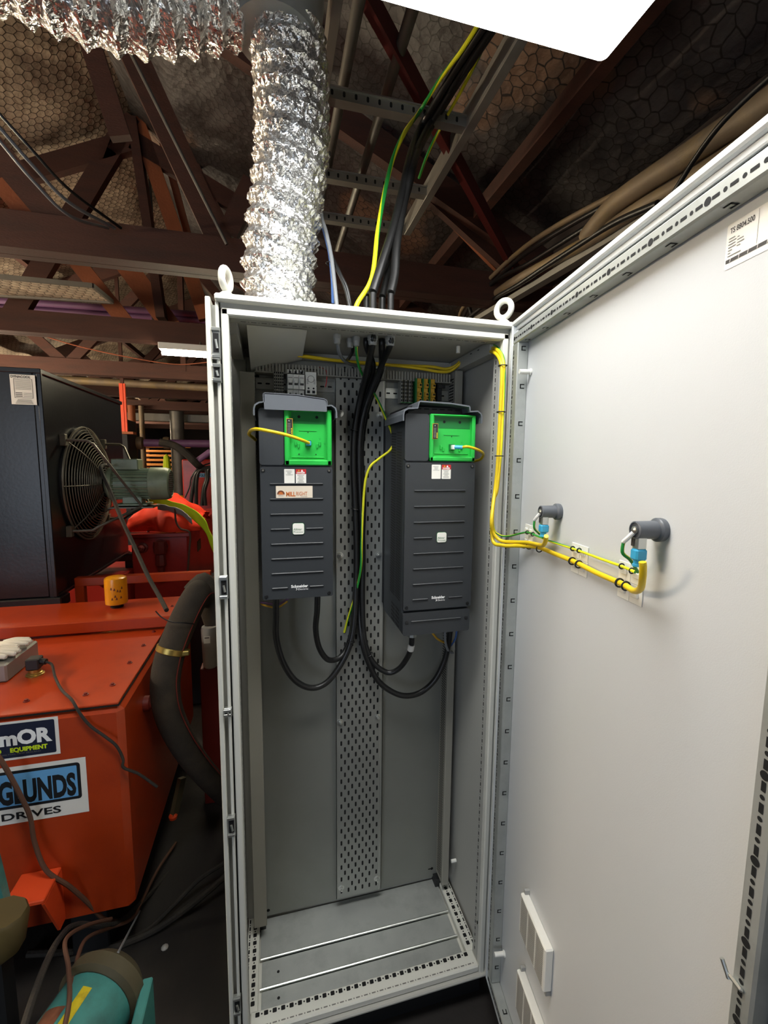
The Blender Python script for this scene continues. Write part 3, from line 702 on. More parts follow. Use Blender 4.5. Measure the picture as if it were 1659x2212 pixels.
# three-pole breaker and module
def pbox(x0p, x1p, y0p, y1p, Y): a = onY(x0p, y0p, Y); c = onY(x1p, y1p, Y); return a.x, c.x, c.z, a.z
t = thing('circuit_breaker', 'white three pole circuit breaker with three levers above the left drive', 'circuit breaker', (.17, PY, ZL))
for k in range(3):
    x = .1775+k*.0178
    b = MB(); b.box((x, PY-.045, ZL-.042), (x+.0173, PY-.009, ZL+.042), 'white', .001); b.box((x, PY-.066, ZL-.022), (x+.0173, PY-.045, ZL+.024), 'white', .001)
    b.plate(circ(x+.0086, ZL+.034, .0035), PY-.0456, 'pblack', 'y'); b.plate(circ(x+.0086, ZL-.034, .0035), PY-.0456, 'pblack', 'y'); b.plate([(x+.002, ZL+.012), (x+.015, ZL+.012), (x+.015, ZL+.014), (x+.002, ZL+.014)], PY-.0668, 'print_', 'y')
    b.plate([(x+.003, ZL-.010), (x+.0145, ZL-.010), (x+.0145, ZL+.003), (x+.003, ZL+.003)], PY-.0668, 'pdark', 'y'); b.build('pole_housing', t)
    b = MB(); b.box((x+.0035, PY-.074, ZL-.004), (x+.0138, PY-.0665, ZL+.006), 'white', .001); b.build('lever', t)
t = thing('control_relay', 'pale grey control relay module right of the three pole breaker', 'relay', (.245, PY, ZL))
b = MB(); b.box((.234, PY-.058, ZL-.035), (.268, PY-.009, ZL+.035), 'white', .001); b.plate(circ(.251, ZL+.013, .011), PY-.0586, 'print_', 'y'); b.plate(circ(.251, ZL+.013, .0095), PY-.0589, 'white', 'y')
for k in range(5): b.plate([(.237, ZL-.002+k*.003), (.243, ZL-.002+k*.003), (.243, ZL-.001+k*.003), (.237, ZL-.001+k*.003)], PY-.0592, 'pdark', 'y'); b.plate([(.259, ZL-.002+k*.003), (.265, ZL-.002+k*.003), (.265, ZL-.001+k*.003), (.259, ZL-.001+k*.003)], PY-.0592, 'pdark', 'y')
for x in (.243, .259): b.plate(circ(x, ZL-.016, .003), PY-.0586, 'pblack', 'y'); b.plate(rrect(x, ZL-.027, .009, .009, .001), PY-.0586, 'pblack', 'y')
b.build('relay_body', t)
for k in range(5):
    x = .136+k*.0062
    b = MB(); b.box((x, PY-.045, ZL-.034), (x+.0058, PY-.009, ZL+.034), 'trunk', .0008)
    for j in range(7): b.plate(rrect(x+.0029, ZL-.029+j*.0097, .0035, .0055, .0005, 1), PY-.0456, 'hole', 'y')
    tag(b.build('terminal_block', loc=(x, PY, ZL)), 'thin grey terminal block in the row of five left of the three pole breaker', 'terminal block', 'grey terminal blocks above the left drive')
for k in range(6):
    x = .553+k*.0072
    b = MB(); b.box((x, PY-.048, ZR-.036), (x+.0066, PY-.009, ZR+.040), 'oil' if k % 2 else 'green' if False else 'trunk', .0008)
    for j in range(6): b.plate(rrect(x+.0033, ZR-.028+j*.0122, .004, .007, .0005, 1), PY-.0486, 'hole', 'y')
    b.plate([(x, ZR-.036), (x+.0066, ZR-.036), (x+.0066, ZR-.033), (x, ZR-.033)], PY-.0487, 'dgreen', 'y')
    tag(b.build('terminal_block', loc=(x, PY, ZR)), 'narrow dark terminal block in the row above the right drive, left of the yellow blocks', 'terminal block', 'dark terminal blocks above the right drive')
for k in range(3):
    x = .602+k*.0245
    t = thing('earth_terminal', ('leftmost', 'middle', 'rightmost')[k]+' of the three green and yellow earth terminals above the right drive', 'terminal block', (x, PY, ZR), 'green and yellow earth terminals')
    b = MB(); b.box((x, PY-.055, ZR-.040), (x+.0065, PY-.009, ZR+.047), 'dgreen', .001); b.box((x+.0065, PY-.055, ZR-.040), (x+.021, PY-.009, ZR+.047), 'ochre', .001); b.build('terminal_body', t)
    for z in (ZR+.024, ZR-.006, ZR-.026):
        b = MB(); b.box((x+.008, PY-.063, z-.009), (x+.021, PY-.0555, z+.007), 'ochre', .001); b.plate(circ(x+.016, z, .0035), PY-.0636, 'hole', 'y'); b.build('clamp', t)
t = thing('end_stop', 'black end stop at the right end of the upper right rail', 'end stop', (.69, PY, ZR))
b = MB(); b.box((.684, PY-.052, ZR-.025), (.700, PY-.009, ZR+.035), 'dblack', .002); b.box((.686, PY-.056, ZR+.018), (.71, PY-.050, ZR+.030), 'dblack', .001); b.build('stop_body', t)

# ================================================================== FREQUENCY DRIVES
def drive(name, label, x0, z0, z1, w, depth, zg, zcov, hood, left):
    yb = PY-.002; yf = yb-depth
    t = thing(name, label, 'frequency drive', (x0+w/2, yb, z0))
    x1 = x0+w
    # chassis
    b = MB(); b.box((x0+.004, yf+.012, z0+.004), (x1-.004, yb-.03, z1-.002), 'drive', .004); b.box((x0-.0, yb-.03, z0+.03), (x1, yb, z1+.005), 'dblack', .002)
    if not left:
        for j in range(62):          # side cooling louvres, slanted slots in two columns
            z = z0+.10+j*(z1-z0-.15)/62
            for (ya, yz) in ((yf+.035, yf+.085), (yf+.095, yf+.150)):
                b.plate([(ya, z), (yz, z+.004), (yz, z+.0085), (ya, z+.0045)], x0+.0034, 'hole', 'x')
        for j in range(5):
            z = z0+.012+j*.013
            for (ya, yz) in ((yf+.04, yf+.08), (yf+.09, yf+.13)): b.plate([(ya, z), (yz, z+.003), (yz, z+.009), (ya, z+.006)], x0+.0034, 'hole', 'x')
        b.box((x0-.022, yb-.006, z0+.06), (x0+.01, yb, z0+.60), 'zinc', .001)
        for z in (z0+.09, z0+.2): b.plate(circ(x0-.010, z, .003), yb-.0067, 'hole', 'y')
    b.build('chassis', t)
    # top left plain flap and green panel
    gx = x0+w*.345
    b = MB(); b.prism(rrect((x0+.003+gx-.002)/2, (zg+z1)/2, gx-x0-.005, z1-zg-.006, .008), yf+.014, yf+.0, 'drive', 'y'); b.build('blank_cover', t)
    b = MB(); gw = x1-.004-gx; gh = z1-zg-.004; gcx = gx+gw/2; gcz = (zg+z1)/2
    # rim as four bars plus a recessed floor
    rim = .014 if left else .012
    b.box((gx, yf-.006, zg+.002), (gx+rim, yf+.014, z1-.002), 'green', .003); b.box((x1-.004-rim, yf-.006, zg+.002), (x1-.004, yf+.014, z1-.002), 'green', .003)
    b.box((gx, yf-.006, zg+.002), (x1-.004, yf+.014, zg+.002+rim+.002), 'green', .003); b.box((gx, yf-.006, z1-.008), (x1-.004, yf+.014, z1-.002), 'green', .003)
    b.box((gx+rim-.001, yf+.008, zg+.012), (x1-.004-rim+.001, yf+.0145, z1-.008), 'green')
    b.plate([(gx+rim+.006, z1-.042), (x1-.004-rim-.002, z1-.042), (x1-.004-rim-.002, z1-.009), (gx+rim+.006, z1-.009)], yf+.0074, 'dgreen', 'y')  # hood's shadow over the recess, painted as a darker green band
    for xx in (gcx-.025, gcx+.025): b.plate(circ(xx, z1-.023, .0042), yf+.0068, 'hole', 'y')
    b.box((gx+rim+.006, yf+.0055, zg+.024), (x1-.004-rim-.006, yf+.008, zg+.0265), 'green', .001)
    b.box((gcx-.026, yf+.0065, z1-.062), (gcx+.024, yf+.008, z1-.0605), 'green')
    for (dx, dz) in ((0, -.066), (-.026, -.128), (.022, -.128)): b.plate(circ(gcx+dx, z1+dz, .0018, 8), yf+.0072, 'hole', 'y')
    for (dx, dz) in ((-.035, -.098), (-.027, -.104), (.025, -.104), (.033, -.098)):
        b.box((gcx+dx-.0018, yf+.003, z1+dz-.006), (gcx+dx+.0018, yf+.008, z1+dz+.006), 'green', .0006); b.plate([(gcx+dx+.0018, z1+dz-.007), (gcx+dx+.003, z1+dz-.007), (gcx+dx+.003, z1+dz+.005), (gcx+dx+.0018, z1+dz+.005)], yf+.0072, 'dgreen', 'y')
    for (dx, dz) in ((.033, -.083), (.047, -.097)):
        for s in (-1, 1): b.plate([(gcx+dx, z1+dz-.003), (gcx+dx+.0006, z1+dz-.003), (gcx+dx+s*.0022+.0006, z1+dz+.002), (gcx+dx+s*.0022, z1+dz+.002)], yf+.0072, 'dgreen', 'y')
    # status strip
    sx = gx+.006; b.box((sx, yf-.0075, z1-.075), (sx+.017, yf-.0055, z1-.030), 'ochre'); b.box((sx+.001, yf-.0082, z1-.074), (sx+.016, yf-.0074, z1-.031), 'dblack')
    b.text('A', (sx+.0055, yf-.0086, z1-.038), (1, 0, 0), (0, 0, 1), .0034, 'pwhite')
    for k in range(7): b.plate([(sx+.003, z1-.043-k*.0042), (sx+.011, z1-.043-k*.0042), (sx+.011, z1-.0448-k*.0042), (sx+.003, z1-.0448-k*.0042)], yf-.0086, 'print_', 'y')
    for k in range(4): b.plate(circ(sx+.0135, z1-.058-k*.0042, .0011, 8), yf-.0087, 'ledy', 'y')
    # network socket
    b.box((gcx-.0085, yf+.001, z1-.107), (gcx+.0085, yf+.008, z1-.088), 'dgreen', .001)
    b.build('green_panel', t)
    # front cover with ribs
    b = MB(); b.prism(rrect((x0+x1)/2+.001, (zcov+zg)/2, w-.006, zg-zcov-.004, .006), yf+.012, yf-.004, 'drive', 'y')
    ww = w-.006; cx = (x0+x1)/2; n = 8
    zt = zg-.050 if left else zg-.085
    zb_ = zcov+.035
    for k in range(n):
        z = zt+(zb_-zt)*k/(n-1); parts_ = [(-.37, .37)]
        if k == 3: parts_ = [(-.37, -.10), (.12, .37)]
        if k == 7: parts_ = [(-.37, -.14), (.16, .37)]
        for u0, u1 in parts_: b.box((cx+u0*ww, yf-.0075, z-.0022), (cx+u1*ww, yf-.0035, z+.0022), 'drive', .0018); b.plate([(cx+u0*ww, z-.0045), (cx+u1*ww, z-.0045), (cx+u1*ww, z-.0022), (cx+u0*ww, z-.0022)], yf-.0044, 'dblack', 'y')
    zr3 = zt+(zb_-zt)*3/(n-1); zr7 = zb_
    b.text('Schneider', (cx-.02 if left else cx-.020, yf-.0048, zr7-.001), (1, 0, 0), (0, 0, 1), .0085, 'pwhite', width=.049 if left else .044, bold=.035)
    b.text('Electric', (cx+.0, yf-.0048, zr7-.009), (1, 0, 0), (0, 0, 1), .0058, 'pwhite', width=.029 if left else .024, bold=.0)
    b.tube([(cx-.006, yf-.005, zr7-.002), (cx-.003, yf-.005, zr7-.006), (cx-.006, yf-.005, zr7-.009)], .0009, 'pwhite', 6)
    b.build('front_cover', t)
    for dx, z in ((.012, zg-.012), (w-.012, zg-.012), (.014, zcov+.012), (w-.014, zcov+.012)):
        b = MB(); b.lathe([(.0055, 0), (.0055, -.0015), (.0042, -.002), (.0038, -.0008), (0, -.0008)], 'dblack', (x0+dx, yf-.004, z), (0, 1, 0), 16); b.lathe([(.0028, -.0012), (.0028, -.0022), (0, -.0022)], 'steel' if z > zg-.02 else 'dblack', (x0+dx, yf-.004, z), (0, 1, 0), 12); b.build('screw', t)
    # stickers
    zs = zg-.008
    b = MB(); y = yf-.0046; xs = cx-.020 if left else cx-.014; wl = .029; hl = .042
    b.plate(rrect(xs, zs-hl/2, wl, hl, .002), y, 'paper', 'y')
    for k, (u0, u1) in enumerate(((-.010, .007), (-.006, .006), (-.006, .004), (-.010, .010))): b.plate([(xs+u0, zs-.005-k*.0036), (xs+u1, zs-.005-k*.0036), (xs+u1, zs-.006-k*.0036), (xs+u0, zs-.006-k*.0036)], y-.0003, 'print_', 'y')
    b.build('type_label', t)
    b = MB(); xs += .032
    b.plate(rrect(xs, zs-hl/2, wl, hl, .002), y, 'paper', 'y'); b.plate(rrect(xs, zs-.007, wl, .014, .0015), y-.0003, 'red', 'y')
    for dx, mm in ((-.006, 'ochre'), (.003, 'pwhite')): b.plate([(xs+dx-.0035, zs-.0072), (xs+dx+.0035, zs-.0072), (xs+dx, zs-.0012)], y-.0006, mm, 'y')
    b.text('DANGER', (xs, y-.0006, zs-.0125), (1, 0, 0), (0, 0, 1), .0045, 'pwhite', width=.023, bold=.03, center=True)
    for k in range(7): u = (.010, .007, .008, .010, .006, .009, .010)[k]; b.plate([(xs-u, zs-.017-k*.0034), (xs+u*.9, zs-.017-k*.0034), (xs+u*.9, zs-.0181-k*.0034), (xs-u, zs-.0181-k*.0034)], y-.0003, 'print_', 'y')
    b.build('danger_label', t)
    b = MB(); bx = cx+(.003 if left else .008); bw = .032 if left else .030
    b.prism(rrect(bx, zr3, bw+.002, bw+.002, .006), yf-.0036, yf-.0052, 'dgreen', 'y'); b.prism(rrect(bx, zr3, bw, bw, .0055), yf-.0050, yf-.0062, 'paper', 'y')
    b.text('Altivar', (bx-bw*.46, yf-.0066, zr3-.004), (1, 0, 0), (0, 0, 1), .0065, 'dgreen', width=bw*.78, bold=.0, shear=.2); b.text('Process', (bx-bw*.46, yf-.0066, zr3-.0115), (1, 0, 0), (0, 0, 1), .0060, 'dgreen', width=bw*.86, bold=-.01, shear=.2)
    b.build('series_badge', t)
    if left:
        b = MB(); xs0, xs1 = cx-.058, cx+.044; z = zt-.0055
        b.plate([(xs0, z-.034), (xs1, z-.034), (xs1, z), (xs0, z)], yf-.0078, 'sticker', 'y')
        ex = xs0+.0135; ez = z-.023
        for r0, mm, dy in ((.0105, 'brown', 0), (.0060, 'orange', .0002)): b.plate([(ex+r0*math.cos(R(a)), ez+r0*math.sin(R(a))) for a in range(0, 181, 15)], yf-.0081-dy, mm, 'y')
        b.plate([(ex-.010, ez-.001), (ex+.010, ez-.001), (ex+.010, ez-.002), (ex-.010, ez-.002)], yf-.0081, 'orange', 'y'); b.plate([(ex-.007, ez-.0045), (ex+.007, ez-.0045), (ex+.007, ez-.0053), (ex-.007, ez-.0053)], yf-.0081, 'print_', 'y')
        b.text('MILL', (xs0+.028, yf-.0082, z-.029), (1, 0, 0), (0, 0, 1), .0125, 'orange', width=.026, bold=.04)
        b.text('RIGHT', (xs0+.056, yf-.0084, z-.0275), (1, 0, 0), (0, 0, 1), .0115, 'orange', width=.031, bold=.0)
        b.plate([(xs0+.068, z-.0305), (xs0+.087, z-.0305), (xs0+.087, z-.0312), (xs0+.068, z-.0312)], yf-.0082, 'print_', 'y')
        b.build('maker_sticker', t)
    # hood
    b = MB(); th_ = .0042
    zc = z1+.003; hz = z1+hood
    def lip(pts, ya, yz, m):
        out = []; inn = []
        for i, p in enumerate(pts):
            a = Vector(pts[max(i-1, 0)]); c = Vector(pts[min(i+1, len(pts)-1)]); d = (c-a).normalized(); nn_ = Vector((-d.y, d.x)); out.append(Vector(p)+nn_*th_/2); inn.append(Vector(p)-nn_*th_/2)
        mi_ = b.mi(m)
        for i in range(len(pts)-1):
            V = []
            for y_ in (ya, yz):
                for q in (out[i], out[i+1], inn[i+1], inn[i]): V.append(b.v((q.x, y_, q.y)))
            for q in ((0,1,2,3), (7,6,5,4), (0,4,5,1), (1,5,6,2), (2,6,7,3), (3,7,4,0)): b.face([V[k] for k in q], mi_)
    r = .010; e = .008
    sh = [(x0-e, z1-.026), (x0-e, z1-.008), (x0-e+.003, z1+.002), (x0+.006, zc+.006)]
    sh2 = [(x1+e-(p[0]-x0+e), p[1]) for p in sh][::-1]
    if left: mid = [(x0+.018, zc+.008), (x0+.018, hz-.002), (x0+.022, hz), (x0+w*.5, hz-.001), (x1-.026, hz-.009), (x1-.020, hz-.013), (x1-.018, zc+.004)]
    else: mid = [(x0+.034, zc+.008), (x0+.038, hz-.003), (x0+.042, hz), (x0+w*.6, hz-.002), (x1-.034, hz-.008), (x1-.032, hz-.010), (x1-.030, zc+.004)]
    lip(sh+mid+sh2, yf-.018, yf+.13 if left else yf+.19, 'drive2')
    if left: b.prism([(x0+.019, zc-.012)]+mid[1:-1]+[(x1-.019, zc-.012)], yf-.018, yf-.013, 'drive2', 'y')
    b.build('hood', t)
    if not left:
        b = MB(); b.box((x0+.02, yf+.035, z1-.004), (x1-.02, yb-.03, z1+.024), 'dblack', .003)
        for k in range(6): b.plate(rrect(x0+.055+k*.025, z1+.016, .016, .004, .001), yf+.0344, 'hole', 'y')
        b.build('vent_block', t)
        b = MB(); b.prism(rrect((x0+x1)/2, (z0+zcov-.006)/2+.001, w-.008, zcov-z0-.008, .007), yf+.02, yf-.002, 'drive', 'y'); b.box((cx-.38*ww, yf-.0052, (z0+zcov)/2+.004), (cx+.36*ww, yf-.001, (z0+zcov)/2+.008), 'drive', .0015)
        b.prism([(yf+.004, z0+.008), (yf+.12, z0+.045), (yf+.12, zcov-.01), (yf+.004, zcov-.01)], x0+.006, x1-.006, 'drive', 'x'); b.build('gland_cover', t)
        for dx in (.016, w-.016):
            b = MB(); b.lathe([(.0055, 0), (.0055, -.0015), (.004, -.002), (0, -.001)], 'dblack', (x0+dx, yf-.002, (z0+zcov)/2+.004), (0, 1, 0), 16); b.build('screw', t)
    return yf, gcx, z1-.0975
cL = drive('frequency_drive', 'shorter charcoal drive on the left, cream orange-lettered sticker and green panel', .089, 1.312, 1.862, .208, .230, 1.700, 1.314, .034, True)
cR = drive('frequency_drive', 'taller charcoal drive on the right with vented side and lower cover', .499, 1.184, 1.858, .228, .269, 1.716, 1.264, .030, False)

# ================================================================== CABLES INSIDE AND ABOVE THE CABINET
def cable(name, label, cat, pts, r, m, group=None, sub=8, n=10, parent=None):
    b = MB(); q = crv(pts, sub); b.tube(q, r, m, n)
    if parent: return b.build(name, parent)
    return tag(b.build(name, loc=pts[0]), label, cat, group)
def ties(pts, par, r=.012, m='pblack', ax=(0, 0, 1)):
    for p in pts:
        b = MB(); b.torus(p, ax, r, .0016, m, 16, 6); b.build('cable_tie', par)
gp = [Vector((x, y, H)) for x, y in GL]
Yc = PY-.045
def Y(l): return [onY(a, c, y) for a, c, y in l]
up3 = lambda p, l: [p+Vector((0, 0, -.10)) if False else p]+l
# four power cables
c1 = Y([(596, 1292, .17), (596, 1330, .18), (597, 1380, .20), (612, 1432, .22), (638, 1470, .235), (672, 1486, .245), (706, 1474, .255), (738, 1432, .265), (758, 1385, .27), (767, 1320, .275), (770, 1200, .28), (767, 1100, .28), (763, 1000, .28), (766, 930, .275), (778, 860, .25)])+[onY(793, 800, .19), Vector((.412, .105, H-.055)), gp[3]+Vector((0, 0, -.02)), gp[3]+Vector((0, 0, .08))]
c2 = Y([(686, 1285, .17), (685, 1320, .18), (682, 1360, .20), (690, 1400, .225), (709, 1425, .245), (734, 1420, .265), (752, 1392, .285), (762, 1350, .295), (766, 1290, .297), (775, 1200, .298), (774, 1090, .298), (772, 980, .296), (776, 910, .29), (790, 850, .26)])+[onY(806, 795, .21), Vector((.402, .14, H-.058)), gp[4]+Vector((0, 0, -.02)), gp[4]+Vector((0, 0, .08))]
c3 = Y([(890, 1372, .19), (888, 1398, .20), (880, 1420, .22), (862, 1444, .24), (840, 1453, .255), (815, 1440, .265), (797, 1414, .272), (786, 1372, .276), (783, 1290, .278), (784, 1190, .278), (779, 1080, .278), (776, 980, .276), (782, 910, .27), (800, 850, .24)])+[onY(826, 785, .18), Vector((.463, .099, H-.058)), gp[5]+Vector((0, 0, -.02)), gp[5]+Vector((0, 0, .08))]
c4 = Y([(972, 1365, .24), (968, 1395, .245), (958, 1432, .25), (938, 1470, .255), (908, 1496, .26), (874, 1503, .26), (843, 1492, .265), (815, 1468, .268), (795, 1428, .27), (782, 1380, .275), (776, 1300, .298), (781, 1190, .30), (785, 1080, .30), (780, 980, .30), (788, 905, .29), (804, 850, .27)])+[onY(823, 800, .23), Vector((.447, .135, H-.058)), gp[6]+Vector((0, 0, -.02)), gp[6]+Vector((0, 0, .08))]
desc = ('black power cable looping lowest from the bottom of the left drive', 'black power cable with the shorter loop under the right end of the left drive', 'black power cable with the shorter loop under the right drive', 'black power cable looping widest under the right drive to its right edge')
cabs = []
for k, c in enumerate((c1, c2, c3, c4)):
    cabs.append(cable('power_cable', desc[k], 'cable', c, (.0098, .0092, .0092, .0100)[k], 'blk', 'black power cables of the drives', 10, 14))
ties([c1[8], c1[11], c1[13]], cabs[0], .013, 'pblack', (.2, 0, 1)); ties([c3[6]], cabs[2], .0135, 'pblack', (-.5, 0, 1))
b = MB(); p = c3[1]; b.lathe([(.0115, -.012), (.0115, .012)], 'paper', p, (c3[0]-c3[2]), 14); b.build('cable_marker', cabs[2])
b = MB(); b.lathe([(.016, 0), (.016, .010), (.012, .012)], 'zincb', c3[0]+Vector((0, 0, -.004)), n=8); b.build('cable_gland', cabs[2])
# their runs from the roof up to the ladder
LADZ = 3.05
def upper(p, mids, r, m, lab, grp=None):
    pts = [p+Vector((0, 0, .004))]+mids
    return cable('supply_cable', lab, 'cable', pts, r, m, grp, 8, 12)
def L_(x, y, Z=LADZ): return onZ(x, y, Z)
upper(Vector((.412, .105, H+.08)), [onY(828, 560, .13), onY(850, 490, .16), onY(868, 420, .20), onY(886, 340, .26), L_(905, 282, 3.0), L_(950, 205), L_(1010, 110), L_(1085, 0)], .0125, 'blk', 'thick black cable rising from the cabinet roof just right of the yellow-green wire', 'thick cables rising to the cable ladder')
upper(Vector((.463, .099, H+.08)), [onY(853, 590, .12), onY(858, 520, .15), onY(874, 430, .20), onY(895, 345, .25), L_(920, 285, 3.0), L_(968, 205), L_(1030, 110), L_(1105, 0)], .0125, 'blk', 'rightmost thick black cable rising from the cabinet roof', 'thick cables rising to the cable ladder')
upper(Vector((.402, .14, H+.08)), [onY(838, 560, .18), onY(862, 470, .22), onY(880, 400, .27), onY(898, 330, .30), L_(930, 265, 3.03), L_(980, 180), L_(1060, 60), L_(1110, -20)], .010, 'blk', 'thin black cable between the two thick cables above the cabinet', 'thick cables rising to the cable ladder')
upper(Vector((.447, .135, H+.08)), [onY(845, 560, .2), onY(866, 470, .24), onY(885, 400, .30), onY(903, 330, .34), L_(936, 270, 3.06), L_(990, 180), L_(1070, 60), L_(1120, -20)], .010, 'blk', 'thin black cable hidden beside the rightmost thick cable above the cabinet', 'thick cables rising to the cable ladder')
ev = [gp[1]+Vector((.0, .0, -.02)), gp[1]+Vector((0, 0, .005)), gp[1]+Vector((0, 0, .05)), onY(803, 600, .14), onY(816, 500, .18), onY(832, 410, .22), onY(850, 340, .26), onY(875, 285, .32), L_(905, 243), L_(955, 165), L_(1000, 105), L_(1060, 10)]
cable('earth_wire', 'yellow and green striped wire rising from the cabinet roof to the ladder', 'wire', ev, .0068, 'earth', sub=10)
ei = [gp[1]+Vector((0, 0, -.02)), onY(770, 760, .15), onY(775, 790, .19), onY(786, 815, .23), onY(802, 840, .26), onY(818, 868, .26), onY(832, 900, .25), onY(845, 930, .23), onY(851, 952, .22), onY(843, 972, .22), onY(820, 990, .225), onY(800, 1008, .23), onY(789, 1040, .24), onY(784, 1100, .25), onY(781, 1170, .255), onY(779, 1230, .26), onY(766, 1290, .28), onY(752, 1335, .30), onY(744, 1366, PY-.026)]
cable('earth_wire', 'green and yellow striped wire wandering down between the two drives', 'wire', ei, .0042, 'earth', sub=10)
cable('control_cable', 'thin green wire beside the cable ladder', 'wire', [L_(905, 385, 2.95), L_(925, 330, 3.0), L_(955, 270, LADZ+.02), L_(1005, 180, LADZ+.03), L_(1050, 90, LADZ+.03)], .006, 'earth')
cable('control_cable', 'grey control cable entering the cabinet roof right of the duct', 'cable', [gp[0]+Vector((0, 0, -.02)), gp[0]+Vector((0, 0, .03)), onY(719, 580, .15), onY(713, 540, .18), onY(704, 500, .22), onY(694, 460, .3), onY(700, 400, .5), onY(712, 330, .9)], .0058, 'gry')
cable('control_cable', 'blue cable alongside the grey cable right of the duct', 'cable', [onY(719, 655, .19), onY(717, 600, .18), onY(711, 545, .20), onY(700, 500, .24), onY(690, 460, .32), onY(695, 400, .55)], .0042, 'blue')
tc_ = cable('control_cable', 'black control cable slanting into the cabinet roof behind the yellow-green wire', 'cable', [gp[2]+Vector((0, 0, -.02)), gp[2]+Vector((0, 0, .04)), onY(745, 620, .17), onY(728, 580, .19), onY(712, 540, .22), onY(702, 505, .26)], .0050, 'blk')
cable('control_cable', 'thin black control cable next to the slanting one', 'cable', [gp[2]+Vector((.008, .002, -.0)), onY(752, 630, .16), onY(735, 590, .18), onY(716, 548, .22), onY(704, 505, .27)], .0040, 'blk')
ties([onY(714, 570, .19)], tc_, .013, 'pblack', (.1, 0, 1))
cable('sensor_cable', 'grey cable bending from its gland to the trunking inside the cabinet', 'cable', [gp[0]+Vector((0, 0, -.02)), onY(731, 755, .15), onY(740, 775, .20), onY(756, 786, .26), onY(775, 790, PY-.03)], .0052, 'gry')
cable('sensor_cable', 'black cable dropping from the second gland behind the striped wire', 'cable', [gp[2]+Vector((0, 0, -.02)), onY(762, 755, .18), onY(756, 770, .24), onY(750, 778, PY-.03)], .0055, 'blk')
# yellow network cables: along the top duct, right wall, post, door
TB = [(-.0, 0), (.006, .004)]
def door(x, y, off): return onD(x, y, off)
y1_ = [onY(548, 768, .30), onY(600, 763, .30), onY(690, 775, .30), onY(780, 784, .305), onY(870, 790, .305), onY(930, 792, .30), onY(962, 797, .295), onY(984, 790, .28), onX(1003, 772, .768), onX(1030, 758, .770), onX(1058, 752, .768), onX(1076, 758, .760), onX(1086, 778, .758), onX(1088, 810, .758), onX(1084, 900, .758), onX(1079, 1000, .757), onX(1073, 1060, .752), Vector((.745, -.02, 1.60)), onD(1064, 1165, .07), onD(1085, 1178, .055), onD(1115, 1179, .03), onD(1140, 1180, .016), onD(1168, 1184, .013), onD(1200, 1197, .011), onD(1240, 1213, .012), onD(1290, 1238, .010), onD(1345, 1262, .013), onD(1368, 1276, .02), onD(1383, 1272, .035), onD(1388, 1250, .052), onD(1389, 1225, .060), onD(1388, 1214, .062)]
n1 = cable('network_cable', 'yellow network cable running through the cabinet and on along the door to the far socket', 'cable', y1_, .0052, 'yel', 'yellow network cables', 8, 12)
y2_ = [onY(560, 772, .285), onY(640, 768, .29), onY(730, 779, .29), onY(820, 786, .30), onY(900, 795, .29), onY(950, 803, .285), onY(975, 800, .28), onX(1003, 778, .765), onX(1030, 764, .764), onX(1056, 759, .761), onX(1072, 765, .756), onX(1082, 784, .752), onX(1084, 815, .752), onX(1080, 900, .752), onX(1075, 1000, .751), onX(1069, 1060, .747), onD(1062, 1120, .080), onD(1065, 1150, .072), onD(1083, 1168, .052), onD(1115, 1171, .028), onD(1140, 1172, .018), onD(1160, 1176, .020), onD(1172, 1178, .028), onD(1178, 1170, .042), onD(1180, 1158, .05)]
n2 = cable('network_cable', 'yellow network cable turning up to the socket nearer the hinges', 'cable', y2_, .0050, 'yel', 'yellow network cables', 8, 12)
e3 = [onX(1000, 768, .772), onX(1035, 748, .772), onX(1062, 744, .770), onX(1080, 757, .765), onX(1090, 790, .760), onX(1087, 900, .760), onX(1080, 1010, .758), Vector((.750, -.015, 1.64)), onD(1066, 1135, .06), onD(1078, 1155, .048), onD(1100, 1158, .030), onD(1137, 1150, .012), onD(1160, 1158, .010), onD(1185, 1168, .010), onD(1240, 1186, .011), onD(1300, 1208, .009), onD(1345, 1224, .012), onD(1372, 1236, .012)]
n3 = cable('earth_wire', 'green and yellow striped wire running above the yellow cables across the door', 'wire', e3, .0026, 'earth', sub=10)
ties([onX(1086, 790, .756), onX(1082, 890, .755), onX(1078, 985, .754), onX(1040, 757, .766), onX(1024, 765, .766)], n1, .0115)
for (nn_, lst) in ((n1, ((1132, 1178), (1143, 1180), (1165, 1186), (1236, 1212), (1250, 1219), (1338, 1259), (1352, 1266))),):
    for (a, c) in lst:
        b = MB(); b.torus(onD(a, c, .012), DD, .0075, .0016, 'pblack', 16, 6); b.build('cable_tie', nn_)
for (a, c) in ((1139, 1150), (1151, 1154), (1237, 1185), (1251, 1189), (1343, 1223), (1365, 1233)):
    b = MB(); b.torus(onD(a, c, .010), DD, .0045, .0014, 'pblack', 14, 6); b.build('cable_tie', n3)
# adhesive tie mounts on the door
k = 0
for (t0, t1, z0, z1, lab) in ((.108, .158, 1.492, 1.552, 'nearest the hinges'), (.350, .413, 1.480, 1.545, 'in the middle of the row'), (.512, .578, 1.474, 1.542, 'below the socket farther from the hinges')):
    t = thing('cable_tie_mount', 'white adhesive cable tie mounts '+lab+' on the door', 'cable tie mount', tuple(MD @ Vector((t0, 0, z0))), 'tie mounts on the door')
    for i in range(2):
        for j in range(2):
            b = MB(); b.T = MD; a = t0+i*(t1-t0)/2; c = z0+j*(z1-z0)/2; ww = (t1-t0)/2-.001; hh = (z1-z0)/2-.001
            b.box((a, .0003, c), (a+ww, .0022, c+hh), 'white', .0006); b.box((a+ww*.25, .0022, c+hh*.35), (a+ww*.75, .0065, c+hh*.65), 'white', .001); b.build('pad', t)
